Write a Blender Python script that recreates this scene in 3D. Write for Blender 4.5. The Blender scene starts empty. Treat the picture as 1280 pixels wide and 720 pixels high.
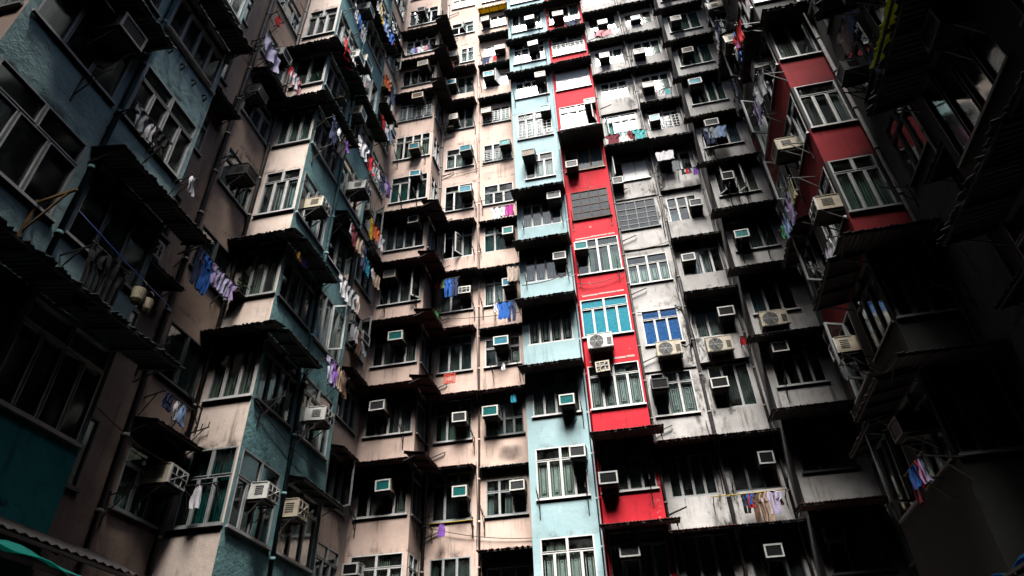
import bpy, bmesh, math, random
from mathutils import Vector, Matrix
random.seed(11)
R = math.radians
scene = bpy.context.scene
COL = scene.collection
GZ = -1.6                    # courtyard ground; the camera stands at the origin, at eye height
SILL0, H = 7.02, 2.77        # sill height of window row 0 and the storey height
def sill(i): return SILL0 + H*i

# ------------------------------------------------------------------ materials
def newmat(name):
    m = bpy.data.materials.new(name); m.use_nodes = True
    nt = m.node_tree; nt.nodes.clear()
    out = nt.nodes.new('ShaderNodeOutputMaterial')
    return m, nt, out
def N(nt, t, **kw):
    n = nt.nodes.new(t)
    for k, v in kw.items(): setattr(n, k, v)
    return n
def noise(nt, vec, scale, detail=4, rough=.55):
    n = N(nt, 'ShaderNodeTexNoise'); n.inputs['Scale'].default_value = scale
    n.inputs['Detail'].default_value = detail; n.inputs['Roughness'].default_value = rough
    nt.links.new(vec, n.inputs['Vector']); return n.outputs['Fac']
def mapped(nt, vec, scale, loc=(0,0,0)):
    n = N(nt, 'ShaderNodeMapping'); n.inputs['Scale'].default_value = scale; n.inputs['Location'].default_value = loc
    nt.links.new(vec, n.inputs['Vector']); return n.outputs['Vector']
def ramp(nt, fac, a, b):
    n = N(nt, 'ShaderNodeMapRange'); n.interpolation_type = 'SMOOTHSTEP'
    n.inputs['From Min'].default_value = a; n.inputs['From Max'].default_value = b
    nt.links.new(fac, n.inputs['Value']); return n.outputs['Result']
def math_(nt, op, a, b):
    n = N(nt, 'ShaderNodeMath', operation=op)
    for i, v in enumerate((a, b)):
        if isinstance(v, (int, float)): n.inputs[i].default_value = v
        else: nt.links.new(v, n.inputs[i])
    return n.outputs[0]
def mix(nt, fac, a, b):
    n = N(nt, 'ShaderNodeMix', data_type='RGBA')
    if isinstance(fac, (int, float)): n.inputs[0].default_value = fac
    else: nt.links.new(fac, n.inputs[0])
    for i, v in ((6, a), (7, b)):
        if isinstance(v, tuple): n.inputs[i].default_value = (*v, 1)
        else: nt.links.new(v, n.inputs[i])
    return n.outputs[2]

def wall_mat(name, base, var, dirt, seed, streak=.5, peel=None, mould=None, bump=.35, rough=.85, cover=.56, soot=(), pt=.655):
    """weathered painted render: blotches, vertical rain streaks, peeling, mould strip"""
    m, nt, out = newmat(name)
    pos = N(nt, 'ShaderNodeNewGeometry').outputs['Position']
    p = N(nt, 'ShaderNodeBsdfPrincipled'); p.inputs['Roughness'].default_value = rough
    p.inputs['Specular IOR Level'].default_value = .25
    off = (seed*3.1, seed*1.7, seed*2.3)
    blot = ramp(nt, noise(nt, mapped(nt, pos, (1,1,1), off), .7, 5, .6), .35, .68)
    c = mix(nt, blot, base, var)
    fine = ramp(nt, noise(nt, mapped(nt, pos, (1,1,1), off), 9, 4, .7), .3, .75)
    c = mix(nt, math_(nt, 'MULTIPLY', fine, .22), c, tuple(x*.72 for x in base))
    st = noise(nt, mapped(nt, pos, (7,7,.45), off), 1, 5, .65)
    brk = ramp(nt, noise(nt, mapped(nt, pos, (1,1,.8), off), 1.1, 3), .42, .66)
    stm = math_(nt, 'MULTIPLY', math_(nt, 'MULTIPLY', ramp(nt, st, cover-.06, cover+.14), brk), streak)
    c = mix(nt, stm, c, dirt)
    # damp line of grime that collects on the ledges between the storeys
    sz = N(nt, 'ShaderNodeSeparateXYZ'); nt.links.new(pos, sz.inputs[0])
    fl = math_(nt, 'FRACT', math_(nt, 'DIVIDE', math_(nt, 'SUBTRACT', sz.outputs[2], SILL0-1.17-40*H), H), 0)
    low = ramp(nt, fl, .10, .0)
    zone = math_(nt, 'MULTIPLY', ramp(nt, fl, .44, .30), ramp(nt, fl, .05, .16))
    drip = ramp(nt, noise(nt, mapped(nt, pos, (8.5,8.5,.8), off), 1, 6, .7), .52, .74)
    drip = math_(nt, 'MULTIPLY', drip, ramp(nt, noise(nt, mapped(nt, pos, (1.5,1.5,1.0), (4+seed,1,2)), 1, 3), .46, .62))
    c = mix(nt, math_(nt, 'MULTIPLY', math_(nt, 'MULTIPLY', zone, drip), streak*.85), c, dirt)
    spots = ramp(nt, noise(nt, mapped(nt, pos, (2.4,2.4,2.2), off), 1, 5, .7), .46, .66)
    c = mix(nt, math_(nt, 'MULTIPLY', math_(nt, 'MULTIPLY', low, spots), min(1, streak*1.5)), c, dirt)
    vo = N(nt, 'ShaderNodeTexVoronoi'); vo.inputs['Scale'].default_value = .8
    nt.links.new(mapped(nt, pos, (1,1,1.3), off), vo.inputs['Vector'])
    sx = N(nt, 'ShaderNodeSeparateColor'); nt.links.new(vo.outputs['Color'], sx.inputs[0])
    c = mix(nt, math_(nt, 'MULTIPLY', ramp(nt, sx.outputs[0], .55, .60), .22), c, tuple(x*.62+.02 for x in base))
    if peel:
        pm = ramp(nt, noise(nt, mapped(nt, pos, (1,1,1.2), (seed*5,3,1)), 1.6, 7, .72), pt, pt+.02)
        c = mix(nt, math_(nt, 'MULTIPLY', pm, .8), c, peel)
    if mould:
        x0, wdt = mould
        d = math_(nt, 'ABSOLUTE', math_(nt, 'SUBTRACT', sz.outputs[0], x0), 0)
        near = ramp(nt, d, wdt, wdt*.05)
        mm = ramp(nt, noise(nt, mapped(nt, pos, (3.2,3.2,1.2), off), 1, 6, .72), .47, .62)
        hi = ramp(nt, noise(nt, mapped(nt, pos, (.25,.25,.25), off), 1, 2), .30, .46)
        c = mix(nt, math_(nt, 'MULTIPLY', math_(nt, 'MULTIPLY', near, mm), hi), c, (.025,.022,.018))
        ms = ramp(nt, noise(nt, mapped(nt, pos, (2,2,1.6), (9,2,7)), 1, 6, .75), .60, .70)
        c = mix(nt, math_(nt, 'MULTIPLY', ms, .75), c, (.05,.045,.04))
    for sx0, sz0, sw, sh in soot:                        # exhaust soot blown on the wall under a machine
        dx = math_(nt, 'DIVIDE', math_(nt, 'SUBTRACT', sz.outputs[0], sx0), sw); dz = math_(nt, 'DIVIDE', math_(nt, 'SUBTRACT', sz.outputs[2], sz0), sh)
        dd = math_(nt, 'ADD', math_(nt, 'POWER', math_(nt, 'ABSOLUTE', dx, 0), 3.0), math_(nt, 'POWER', math_(nt, 'ABSOLUTE', dz, 0), 3.0))
        dd = math_(nt, 'ADD', dd, math_(nt, 'MULTIPLY', noise(nt, mapped(nt, pos, (2.5,2.5,1.5), off), 1, 5, .65), 1.1))
        c = mix(nt, math_(nt, 'MULTIPLY', ramp(nt, dd, 1.5, .3), .8), c, (.022,.02,.018))
    nt.links.new(c, p.inputs['Base Color'])
    b = N(nt, 'ShaderNodeBump'); b.inputs['Strength'].default_value = bump; b.inputs['Distance'].default_value = .03
    hsum = math_(nt, 'ADD', noise(nt, mapped(nt, pos, (1,1,1), off), 4.5, 6, .6), math_(nt, 'MULTIPLY', noise(nt, pos, 30, 3), .3))
    nt.links.new(hsum, b.inputs['Height']); nt.links.new(b.outputs[0], p.inputs['Normal'])
    nt.links.new(p.outputs[0], out.inputs[0]); return m

def plain(name, base, rough=.6, metal=0, var=.25, scale=6, spec=.35, trans=0):
    m, nt, out = newmat(name)
    pos = N(nt, 'ShaderNodeNewGeometry').outputs['Position']
    p = N(nt, 'ShaderNodeBsdfPrincipled')
    p.inputs['Roughness'].default_value = rough; p.inputs['Metallic'].default_value = metal
    p.inputs['Specular IOR Level'].default_value = spec
    f = ramp(nt, noise(nt, pos, scale, 5, .65), .35, .7)
    nt.links.new(mix(nt, f, base, tuple(x*(1-var) for x in base)), p.inputs['Base Color'])
    if trans:
        t = N(nt, 'ShaderNodeBsdfTranslucent'); t.inputs[0].default_value = (*base, 1)
        ms = N(nt, 'ShaderNodeMixShader'); ms.inputs[0].default_value = trans
        nt.links.new(p.outputs[0], ms.inputs[1]); nt.links.new(t.outputs[0], ms.inputs[2])
        nt.links.new(ms.outputs[0], out.inputs[0])
    else: nt.links.new(p.outputs[0], out.inputs[0])
    return m

def glass_mat(name, tint, refl=1.0, rough=.07):
    m, nt, out = newmat(name)
    t = N(nt, 'ShaderNodeBsdfTransparent'); t.inputs[0].default_value = (*tint, 1)
    g = N(nt, 'ShaderNodeBsdfGlossy'); g.inputs['Roughness'].default_value = rough; g.inputs[0].default_value = (.9,.95,.97,1)
    geo = N(nt, 'ShaderNodeNewGeometry'); dt = N(nt, 'ShaderNodeVectorMath', operation='DOT_PRODUCT')
    nt.links.new(geo.outputs['Incoming'], dt.inputs[0]); nt.links.new(geo.outputs['True Normal'], dt.inputs[1])
    ca = math_(nt, 'SUBTRACT', 1.0, math_(nt, 'ABSOLUTE', dt.outputs['Value'], 0))
    fres = math_(nt, 'MULTIPLY_ADD', math_(nt, 'POWER', ca, 5.0), .95)
    fres.node.inputs[2].default_value = .05
    pos = N(nt, 'ShaderNodeNewGeometry').outputs['Position']
    b = N(nt, 'ShaderNodeBump'); b.inputs['Strength'].default_value = .03; b.inputs['Distance'].default_value = .05
    nt.links.new(noise(nt, pos, 1.5, 2), b.inputs['Height']); nt.links.new(b.outputs[0], g.inputs['Normal'])
    ms = N(nt, 'ShaderNodeMixShader')
    nt.links.new(math_(nt, 'MINIMUM', math_(nt, 'MULTIPLY', fres, 1.3*refl), .9), ms.inputs[0])
    nt.links.new(t.outputs[0], ms.inputs[1]); nt.links.new(g.outputs[0], ms.inputs[2])
    # dusty film, thicker in patches
    d = N(nt, 'ShaderNodeBsdfDiffuse'); d.inputs[0].default_value = (.35,.36,.34,1)
    ms2 = N(nt, 'ShaderNodeMixShader')
    nt.links.new(math_(nt, 'MULTIPLY', ramp(nt, noise(nt, pos, 2.2, 5, .6), .4, .75), .05), ms2.inputs[0])
    nt.links.new(ms.outputs[0], ms2.inputs[1]); nt.links.new(d.outputs[0], ms2.inputs[2])
    nt.links.new(ms2.outputs[0], out.inputs[0]); return m

def film_mat(name, a, b, scale=40):
    m, nt, out = newmat(name)
    pos = N(nt, 'ShaderNodeNewGeometry').outputs['Position']
    p = N(nt, 'ShaderNodeBsdfPrincipled'); p.inputs['Roughness'].default_value = .18
    p.inputs['Specular IOR Level'].default_value = .6
    f = ramp(nt, noise(nt, pos, scale, 4, .7), .42, .6)
    nt.links.new(mix(nt, f, a, b), p.inputs['Base Color']); nt.links.new(p.outputs[0], out.inputs[0]); return m

M = {}
M['pink']  = wall_mat('pink_render', (.65,.49,.415), (.52,.385,.325), (.12,.095,.08), 1, .75, peel=(.44,.36,.31), soot=[(-4.3,9.1,.5,.34), (-6.2,11.5,.2,.22)])
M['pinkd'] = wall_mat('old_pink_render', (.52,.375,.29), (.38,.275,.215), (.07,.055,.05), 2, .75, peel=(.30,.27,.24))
M['blue']  = wall_mat('pale_blue_render', (.32,.455,.485), (.26,.39,.415), (.13,.14,.14), 3, .45, peel=(.40,.40,.37))
M['teal']  = wall_mat('teal_render', (.24,.44,.46), (.16,.33,.35), (.05,.08,.085), 4, .8, peel=(.30,.38,.39), bump=1.0)
M['cream'] = wall_mat('cream_render', (.76,.63,.55), (.62,.50,.43), (.12,.09,.075), 12, .8, peel=(.48,.40,.35))  # creamier paint, lightened further to stand in for missing sun on the end face
M['tealp'] = wall_mat('lit_pale_teal_render', (.45,.66,.67), (.31,.50,.52), (.06,.09,.095), 14, .8, peel=(.50,.56,.56), bump=1.1)  # teal made paler so the colour carries light on the near bay
M['darkr'] = wall_mat('shade_dark_render', (.045,.047,.045), (.03,.032,.03), (.02,.02,.02), 15, .8)  # near-black colour stands in for shade on the right block
M['green'] = wall_mat('sea_green_render', (.08,.56,.53), (.05,.40,.385), (.012,.05,.05), 5, .95, peel=(.12,.26,.25), pt=.63, bump=.8)
M['red']   = wall_mat('red_render', (.58,.012,.026), (.46,.016,.028), (.10,.012,.014), 6, .8, peel=(.44,.20,.18), pt=.625)
M['redd']  = wall_mat('shaded_red_render', (.27,.008,.015), (.19,.006,.011), (.05,.008,.01), 7, .7)  # red darkened so its colour carries the shade of the right side
M['grey']  = wall_mat('grey_render', (.54,.525,.51), (.38,.365,.355), (.08,.07,.065), 8, .95, peel=(.28,.26,.24), mould=(2.42,.95), soot=[(1.58,11.35,.55,.5), (3.2,11.2,.6,.5)], pt=.625)
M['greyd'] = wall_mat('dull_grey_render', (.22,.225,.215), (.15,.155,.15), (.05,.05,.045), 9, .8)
M['room']  = plain('dark_room', (.02,.02,.02), .9)
M['white'] = plain('white_paint', (.66,.66,.65), .45, var=.22, scale=5)
M['alum']  = plain('dull_aluminium', (.42,.44,.44), .5, .3, scale=4)
M['dkfr']  = plain('dark_window_frame', (.10,.115,.115), .5)
M['wood']  = plain('varnished_wood', (.30,.18,.09), .5)
M['iron']  = plain('black_iron', (.022,.02,.019), .6)
M['rust']  = plain('rusty_iron', (.10,.05,.03), .8, var=.6)
M['sheet'] = plain('corrugated_sheet', (.06,.052,.05), .7, var=.5, scale=3)
M['redsheet'] = plain('red_brown_sheet', (.13,.045,.04), .7, var=.5, scale=3)
M['gsheet'] = plain('green_grey_sheet', (.035,.058,.052), .65, var=.5, scale=3)
M['wsheet'] = plain('pale_sheet', (.42,.40,.37), .7, var=.4, scale=3)
M['ysheet'] = plain('yellow_sheet', (.62,.45,.05), .6, var=.4, scale=4, trans=.35)
M['ygsheet'] = plain('yellow_green_sheet', (.42,.46,.10), .5, var=.25, scale=4, trans=.4)
M['timber'] = plain('old_timber', (.26,.15,.06), .8, var=.6, scale=5)
M['tarp']  = plain('green_tarpaulin', (.02,.33,.27), .5, var=.3, scale=3, trans=.5)
M['btarp'] = plain('blue_tarpaulin', (.02,.15,.36), .5, var=.3, scale=3, trans=.5)
M['pipe']  = plain('grey_drain', (.20,.19,.185), .6, var=.4)
M['pipew'] = plain('white_conduit', (.55,.55,.53), .5, var=.3)
M['pipeb'] = plain('black_hose', (.03,.03,.03), .5)
M['soot']  = plain('sooty_render', (.05,.045,.04), .95, var=.5)
M['g']  = glass_mat('clear_glass', (.80,.86,.85))
M['gg'] = glass_mat('green_glass', (.42,.68,.60))
M['gt'] = glass_mat('teal_glass', (.30,.62,.60))
M['gd'] = glass_mat('grey_glass', (.45,.52,.54), 1.3)
M['turq'] = film_mat('turquoise_film', (.01,.14,.20), (.025,.25,.32))
M['navy'] = film_mat('deep_blue_film', (.008,.05,.16), (.015,.10,.28), 14)
M['grn']  = film_mat('sea_green_film', (.16,.40,.33), (.22,.47,.40), 9)
M['frost'] = film_mat('frosted_white', (.74,.78,.80), (.66,.70,.74), 6)
CUR = {'w': (.74,.74,.74), 'sage': (.55,.60,.47), 'green': (.30,.48,.38), 'teal': (.16,.50,.48), 'blue': (.38,.54,.64),
       'grey': (.50,.54,.53), 'cream': (.62,.58,.44), 'red': (.32,.05,.05), 'dk': (.10,.13,.12)}
for k, v in CUR.items(): M['c_'+k] = plain('curtain_'+k, v, .9, var=.2, scale=5, trans=.35)
CLOTH = {'red': (.62,.012,.02), 'white': (.74,.73,.76), 'blue': (.02,.13,.50), 'navy': (.03,.045,.11), 'black': (.018,.018,.02),
  'yellow': (.75,.50,.03), 'orange': (.75,.14,.03), 'purple': (.22,.09,.42), 'lilac': (.48,.38,.66), 'lavender': (.55,.50,.72),
  'light blue': (.28,.40,.66), 'cyan': (.04,.42,.60), 'teal': (.10,.50,.50), 'maroon': (.17,.02,.035), 'magenta': (.48,.03,.28),
  'grey': (.30,.32,.34), 'pink': (.70,.30,.34), 'brown': (.14,.075,.05), 'tan': (.42,.31,.22), 'beige': (.52,.42,.36),
  'olive': (.24,.23,.14), 'green': (.05,.28,.10), 'gold': (.50,.28,.04), 'taupe': (.36,.29,.28), 'pale green': (.40,.55,.25)}
for k, v in CLOTH.items(): M['f_'+k] = plain('cloth_'+k.replace(' ', '_'), v, .9, var=.25, scale=9, trans=.15)
AC = {'w': (.62,.62,.59), 'b': (.47,.41,.31), 'g': (.36,.37,.36), 'n': (.22,.15,.10), 'k': (.05,.05,.05)}
ACN = {'w': 'white', 'b': 'beige', 'g': 'grey', 'n': 'brown', 'k': 'black'}
FIN = {'t': (.03,.30,.30), 'c': (.06,.36,.50), 'd': (.10,.105,.11), 'k': (.02,.02,.022), 'w': (.45,.45,.44), 'n': (.20,.13,.08)}  # teal and sky blue put the glint of the sky into the fins
FINN = {'t': 'teal', 'c': 'sky blue', 'd': 'dark grey', 'k': 'black', 'w': 'pale', 'n': 'brown'}
for k, v in AC.items(): M['ac_'+k] = plain('ac_casing_'+ACN[k], v, .5, var=.3, scale=5)
for k, v in FIN.items(): M['fin_'+k] = plain('ac_fins_'+FINN[k].replace(' ', '_'), v, .35, .2, var=.3, scale=12, spec=.6)
M['fan'] = plain('fan_blades', (.05,.05,.05), .5)
M['ground'] = plain('courtyard_concrete', (.16,.155,.15), .9, var=.4, scale=1.5)
M['roof'] = plain('roof_screed', (.25,.24,.23), .9)
M['plant'] = plain('leaves', (.06,.12,.035), .6, var=.5, scale=20)
M['tin'] = plain('woven_basket', (.42,.36,.24), .7, var=.4, scale=30)
M['peel'] = plain('bare_render', (.55,.40,.37), .9, var=.5, scale=20)
M['plast'] = plain('red_plastic', (.62,.06,.03), .4)

# ------------------------------------------------------------------ mesh builder
class MB:
    def __init__(s): s.v, s.f, s.m, s.smooth = [], [], [], []
    def quad(s, pts, m=0, sm=False):
        n = len(s.v); s.v += [tuple(p) for p in pts]; s.f.append(tuple(range(n, n+len(pts)))); s.m.append(m); s.smooth.append(sm)
    def box(s, x0, x1, y0, y1, z0, z1, m=0):
        n = len(s.v)
        s.v += [(x,y,z) for z in (z0,z1) for y in (y0,y1) for x in (x0,x1)]
        for f in ((0,2,3,1),(4,5,7,6),(0,1,5,4),(2,6,7,3),(0,4,6,2),(1,3,7,5)):
            s.f.append(tuple(n+i for i in f)); s.m.append(m); s.smooth.append(False)
    def beam(s, p, q, w, h=None, m=0):
        p, q = Vector(p), Vector(q); d = (q-p).normalized(); h = h or w
        up = Vector((0,0,1)) if abs(d.z) < .9 else Vector((0,1,0))
        a = d.cross(up).normalized()*w/2; b = a.cross(d).normalized()*h/2
        n = len(s.v)
        for c in (p, q): s.v += [tuple(c+x) for x in (-a-b, a-b, a+b, -a+b)]
        for f in ((3,2,1,0),(4,5,6,7),(0,1,5,4),(1,2,6,5),(2,3,7,6),(3,0,4,7)):
            s.f.append(tuple(n+i for i in f)); s.m.append(m); s.smooth.append(False)
    def tube(s, pts, r, m=0, k=6):
        pts = [Vector(p) for p in pts]; rings = []
        for i, p in enumerate(pts):
            d = (pts[min(i+1, len(pts)-1)] - pts[max(i-1, 0)]).normalized()
            up = Vector((0,0,1)) if abs(d.z) < .9 else Vector((0,1,0))
            a = d.cross(up).normalized(); b = a.cross(d).normalized()
            n = len(s.v); rings.append(n)
            s.v += [tuple(p + (a*math.cos(t*2*math.pi/k) + b*math.sin(t*2*math.pi/k))*r) for t in range(k)]
        for a, b in zip(rings, rings[1:]):
            for t in range(k):
                s.f.append((a+t, a+(t+1)%k, b+(t+1)%k, b+t)); s.m.append(m); s.smooth.append(True)
        s.f.append(tuple(rings[0]+t for t in reversed(range(k)))); s.m.append(m); s.smooth.append(False)
        s.f.append(tuple(rings[-1]+t for t in range(k))); s.m.append(m); s.smooth.append(False)
    def mesh(s, name, mats):
        me = bpy.data.meshes.new(name); me.from_pydata(s.v, [], s.f)
        for m in mats: me.materials.append(M[m] if isinstance(m, str) else m)
        me.polygons.foreach_set('material_index', s.m); me.polygons.foreach_set('use_smooth', s.smooth)
        me.update(); return me
def put(name, me, parent=None, loc=(0,0,0), rz=0, mat=None):
    o = bpy.data.objects.new(name, me); COL.objects.link(o); o.parent = parent
    o.location = loc; o.rotation_euler = (0,0,rz)
    if mat:
        o.material_slots[0].link = 'OBJECT'; o.material_slots[0].material = M[mat]
    return o
LABELS = {}
def tag(o, label, cat, group=None):
    n = len(label.split()); 
    if not 4 <= n <= 16 or label in LABELS: print('LABELBAD', n, label)
    LABELS[label] = 1
    o['label'] = label; o['category'] = cat
    if group: o['group'] = group
    return o
def empty(name, loc, rz=0):
    o = bpy.data.objects.new(name, None); COL.objects.link(o); o.location = loc; o.rotation_euler = (0,0,rz)
    o.empty_display_size = .2; return o
CACHE = {}
def cached(key, fn):
    if key not in CACHE: CACHE[key] = fn()
    return CACHE[key]

# ------------------------------------------------------------------ walls (facets): local x along wall, local y into wall, z up
class Wall:
    def __init__(s, rz, plane, bld, place): s.rz, s.plane, s.bld, s.place = rz, plane, bld, place
    def pt(s, u, y, z):                       # y: depth into the wall (negative = out into the court)
        if s.rz == 0: return Vector((u, s.plane+y, z))
        if s.rz > 0: return Vector((s.plane-y, u, z))      # faces +X, u = world Y
        return Vector((s.plane+y, u, z))                   # faces -X, u = world Y (local x runs towards -Y)
    @property
    def sgn(s): return -1 if s.rz < 0 else 1
BL = {}
def building(key, name, loc, label):
    o = empty(name, loc); tag(o, label, 'apartment building', None)
    BL[key] = dict(root=o, mb=MB(), mats=[], n={})
    return o
def matidx(b, m):
    L = BL[b]['mats']
    if m not in L: L.append(m)
    return L.index(m)
def child(b, name, me, pos, rz=0, mat=None):
    root = BL[b]['root']
    return put(name, me, root, Vector(pos)-Vector(root.location), rz, mat)
def wall_sheet(w, u0, u1, z0, z1, holes, mat, reveal=.16):
    """wall face with rectangular openings; each opening gets its reveals and a closed dark room behind it"""
    b = w.bld; mb = BL[b]['mb']; off = Vector(BL[b]['root'].location)
    fm = mat if callable(mat) else (lambda z: mat)
    us = sorted({u0, u1, *[h[0] for h in holes], *[h[1] for h in holes]})
    zs = sorted({z0, z1, *[sill(i) for i in range(-2, 14) if z0 < sill(i) < z1], *[h[2] for h in holes], *[h[3] for h in holes], *[SILL0-1.17+H*i for i in range(-3, 15) if z0 < SILL0-1.17+H*i < z1]})
    def q(pts, m): 
        p = [w.pt(*t)-off for t in pts]
        if w.sgn < 0: p.reverse()
        mb.quad(p, matidx(b, m))
    for za, zb in zip(zs, zs[1:]):
        run = None
        for ua, ub in zip(us, us[1:]):
            cu, cz = (ua+ub)/2, (za+zb)/2
            inside = any(h[0] < cu < h[1] and h[2] < cz < h[3] for h in holes)
            if inside:
                if run: q([(run[0],0,za),(run[1],0,za),(run[1],0,zb),(run[0],0,zb)], fm(cz)); run = None
            else: run = (run[0], ub) if run else (ua, ub)
        if run: q([(run[0],0,za),(run[1],0,za),(run[1],0,zb),(run[0],0,zb)], fm((za+zb)/2))
    for a, c, za, zb in holes:
        m = fm((za+zb)/2); r = reveal; D = 1.0
        for d0, d1, mm in ((0, r, m), (r, D, 'room')):
            q([(a,d0,za),(a,d0,zb),(a,d1,zb),(a,d1,za)][::-1], mm); q([(c,d0,za),(c,d1,za),(c,d1,zb),(c,d0,zb)][::-1], mm)
            q([(a,d0,za),(a,d1,za),(c,d1,za),(c,d0,za)][::-1], mm); q([(a,d0,zb),(c,d0,zb),(c,d1,zb),(a,d1,zb)][::-1], mm)
        q([(a,D,za),(c,D,za),(c,D,zb),(a,D,zb)], 'room')
def wall_box(w, u0, u1, y0, y1, z0, z1, mat):
    b = w.bld; off = Vector(BL[b]['root'].location)
    p, q = w.pt(u0,y0,z0)-off, w.pt(u1,y1,z1)-off
    BL[b]['mb'].box(min(p.x,q.x), max(p.x,q.x), min(p.y,q.y), max(p.y,q.y), z0-off.z, z1-off.z, matidx(b, mat))

# ------------------------------------------------------------------ windows
def cells(w, h, cols, tc, th, fw=.055):
    out = []; main = h - (th if tc else 0)
    cw = w/cols
    for k in range(cols): out.append((k*cw, (k+1)*cw, 0, main, k))
    if tc:
        for k in range(tc): out.append((k*w/tc, (k+1)*w/tc, main, h, cols+k))
    return out
def frame_mesh(w, h, cols, tc, th, style, opn):
    mb = MB(); f = .042 if style != 'iron' else .028
    mb.box(0, w, 0, .08, 0, f); mb.box(0, w, 0, .08, h-f, h); mb.box(0, f, .001, .079, f, h-f); mb.box(w-f, w, .001, .079, f, h-f)
    main = h-(th if tc else 0)
    if tc: mb.box(f, w-f, .003, .077, main-f/2, main+f/2)
    top = main-(f/2 if tc else f)
    for k in range(1, cols): x = k*w/cols; mb.box(x-f*.42, x+f*.42, .006, .074, f, top)
    for k in range(1, tc): x = k*w/tc; mb.box(x-f*.42, x+f*.42, .006, .074, main+f/2, h-f)
    if style == 'iron':
        for k in range(1, 4): mb.box(f, w-f, .015, .055, k*main/4-.014, k*main/4+.014)
    else:                                    # casement sashes
        for a, b, z0, z1, k in cells(w, h, cols, tc, th):
            if k in opn: continue
            s, e = .016, .022
            x0, x1, y0, y1 = a+e, b-e, z0+e, z1-e
            mb.box(x0, x1, -.012, .03, y0, y0+s); mb.box(x0, x1, -.012, .03, y1-s, y1)
            mb.box(x0, x0+s, -.011, .029, y0+s, y1-s); mb.box(x1-s, x1, -.011, .029, y0+s, y1-s)
    mb.box(-.05, w+.05, -.07, -.005, -.055, -.004)       # projecting sill
    return mb
def pane_mesh(w, h, cols, tc, th, opn):
    mb = MB()
    for a, b, z0, z1, k in cells(w, h, cols, tc, th):
        if k in opn: continue
        mb.box(a+.02, b-.02, .034, .040, z0+.03, z1-.03)
    return mb
def curtain_mesh(w, h, cols, tc, th, mask, seed):
    rnd = random.Random(seed); mb = MB(); main = h - (th if tc else 0); cw = w/cols
    for k in range(cols):
        if k not in mask: continue
        lo = .02 if rnd.random() < .88 else main*rnd.uniform(.2, .5)
        x0, x1 = k*cw+.03, (k+1)*cw-.03
        if rnd.random() < .22: (x0, x1) = rnd.choice(((x0, x0+(x1-x0)*.6), (x1-(x1-x0)*.6, x1)))
        n = 16; ph = rnd.uniform(0, 6); fr = rnd.uniform(4, 6.5)
        hi = h-.03 if (tc and rnd.random() < .6) else main-.03
        skew = rnd.uniform(-.05, .05)
        for j in range(n):
            pts = []
            for t, z in ((j, lo), (j+1, lo), (j+1, hi), (j, hi)):
                u = t/n; pts.append((x0+(x1-x0)*u + (skew if z == lo else 0), .115+.028*math.sin(ph+fr*u*2*math.pi)+.012*math.sin(ph*2+u*40), z))
            mb.quad(pts, 0, True)
    return mb
def grille_mesh(w, h, cols, tc, th, kind, mask):
    mb = MB(); main = h - (th if tc else 0); cw = w/cols; t = .011
    if kind == 'out':                                    # horizontal rails in front of the window
        for k in range(5):
            z = .06+k*main*.6/4; mb.beam((-.02, -.13, z), (w+.02, -.13, z), .016)
        for k in range(8):
            x = w*k/7; mb.beam((x, -.13, .06), (x, -.13, .06+main*.6), .014)
        for x in (0, w): mb.beam((x, -.13, .1), (x, .02, .1), .02)
        return mb
    for k in range(cols):
        if k not in mask: continue
        x0, x1, z0, z1 = k*cw+.09, (k+1)*cw-.09, .1, main-.1
        if kind == 'bars':
            n = 5
            for j in range(n): x = x0+(x1-x0)*j/(n-1); mb.box(x-t, x+t, .085, .105, z0-.04, z1+.04)
            continue
        for e in (0, .075):
            a, b, c, d = x0+e, x1-e, z0+e*1.6, z1-e*1.6
            if b-a < .06: continue
            mb.box(a-t, b+t, .085, .105, c-t, c+t); mb.box(a-t, b+t, .085, .105, d-t, d+t)
            mb.box(a-t, a+t, .086, .104, c+t, d-t); mb.box(b-t, b+t, .086, .104, c+t, d-t)
        xm = (x0+x1)/2
        mb.box(xm-t, xm+t, .087, .103, z0+.18, z1-.18)
        for zz in (z0+.3, z1-.3): mb.box(x0+.07, x1-.07, .088, .102, zz-t, zz+t)
    return mb
def casement_mesh(cw, h, m_pane):
    mb = MB(); s = .05
    mb.box(0, cw, -.02, .02, 0, s); mb.box(0, cw, -.02, .02, h-s, h); mb.box(0, s, -.019, .019, s, h-s); mb.box(cw-s, cw, -.019, .019, s, h-s)
    mb.box(s-.004, cw-s+.004, -.004, .004, s-.004, h-s+.004, 1)
    return mb
SEED = [0]
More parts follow.
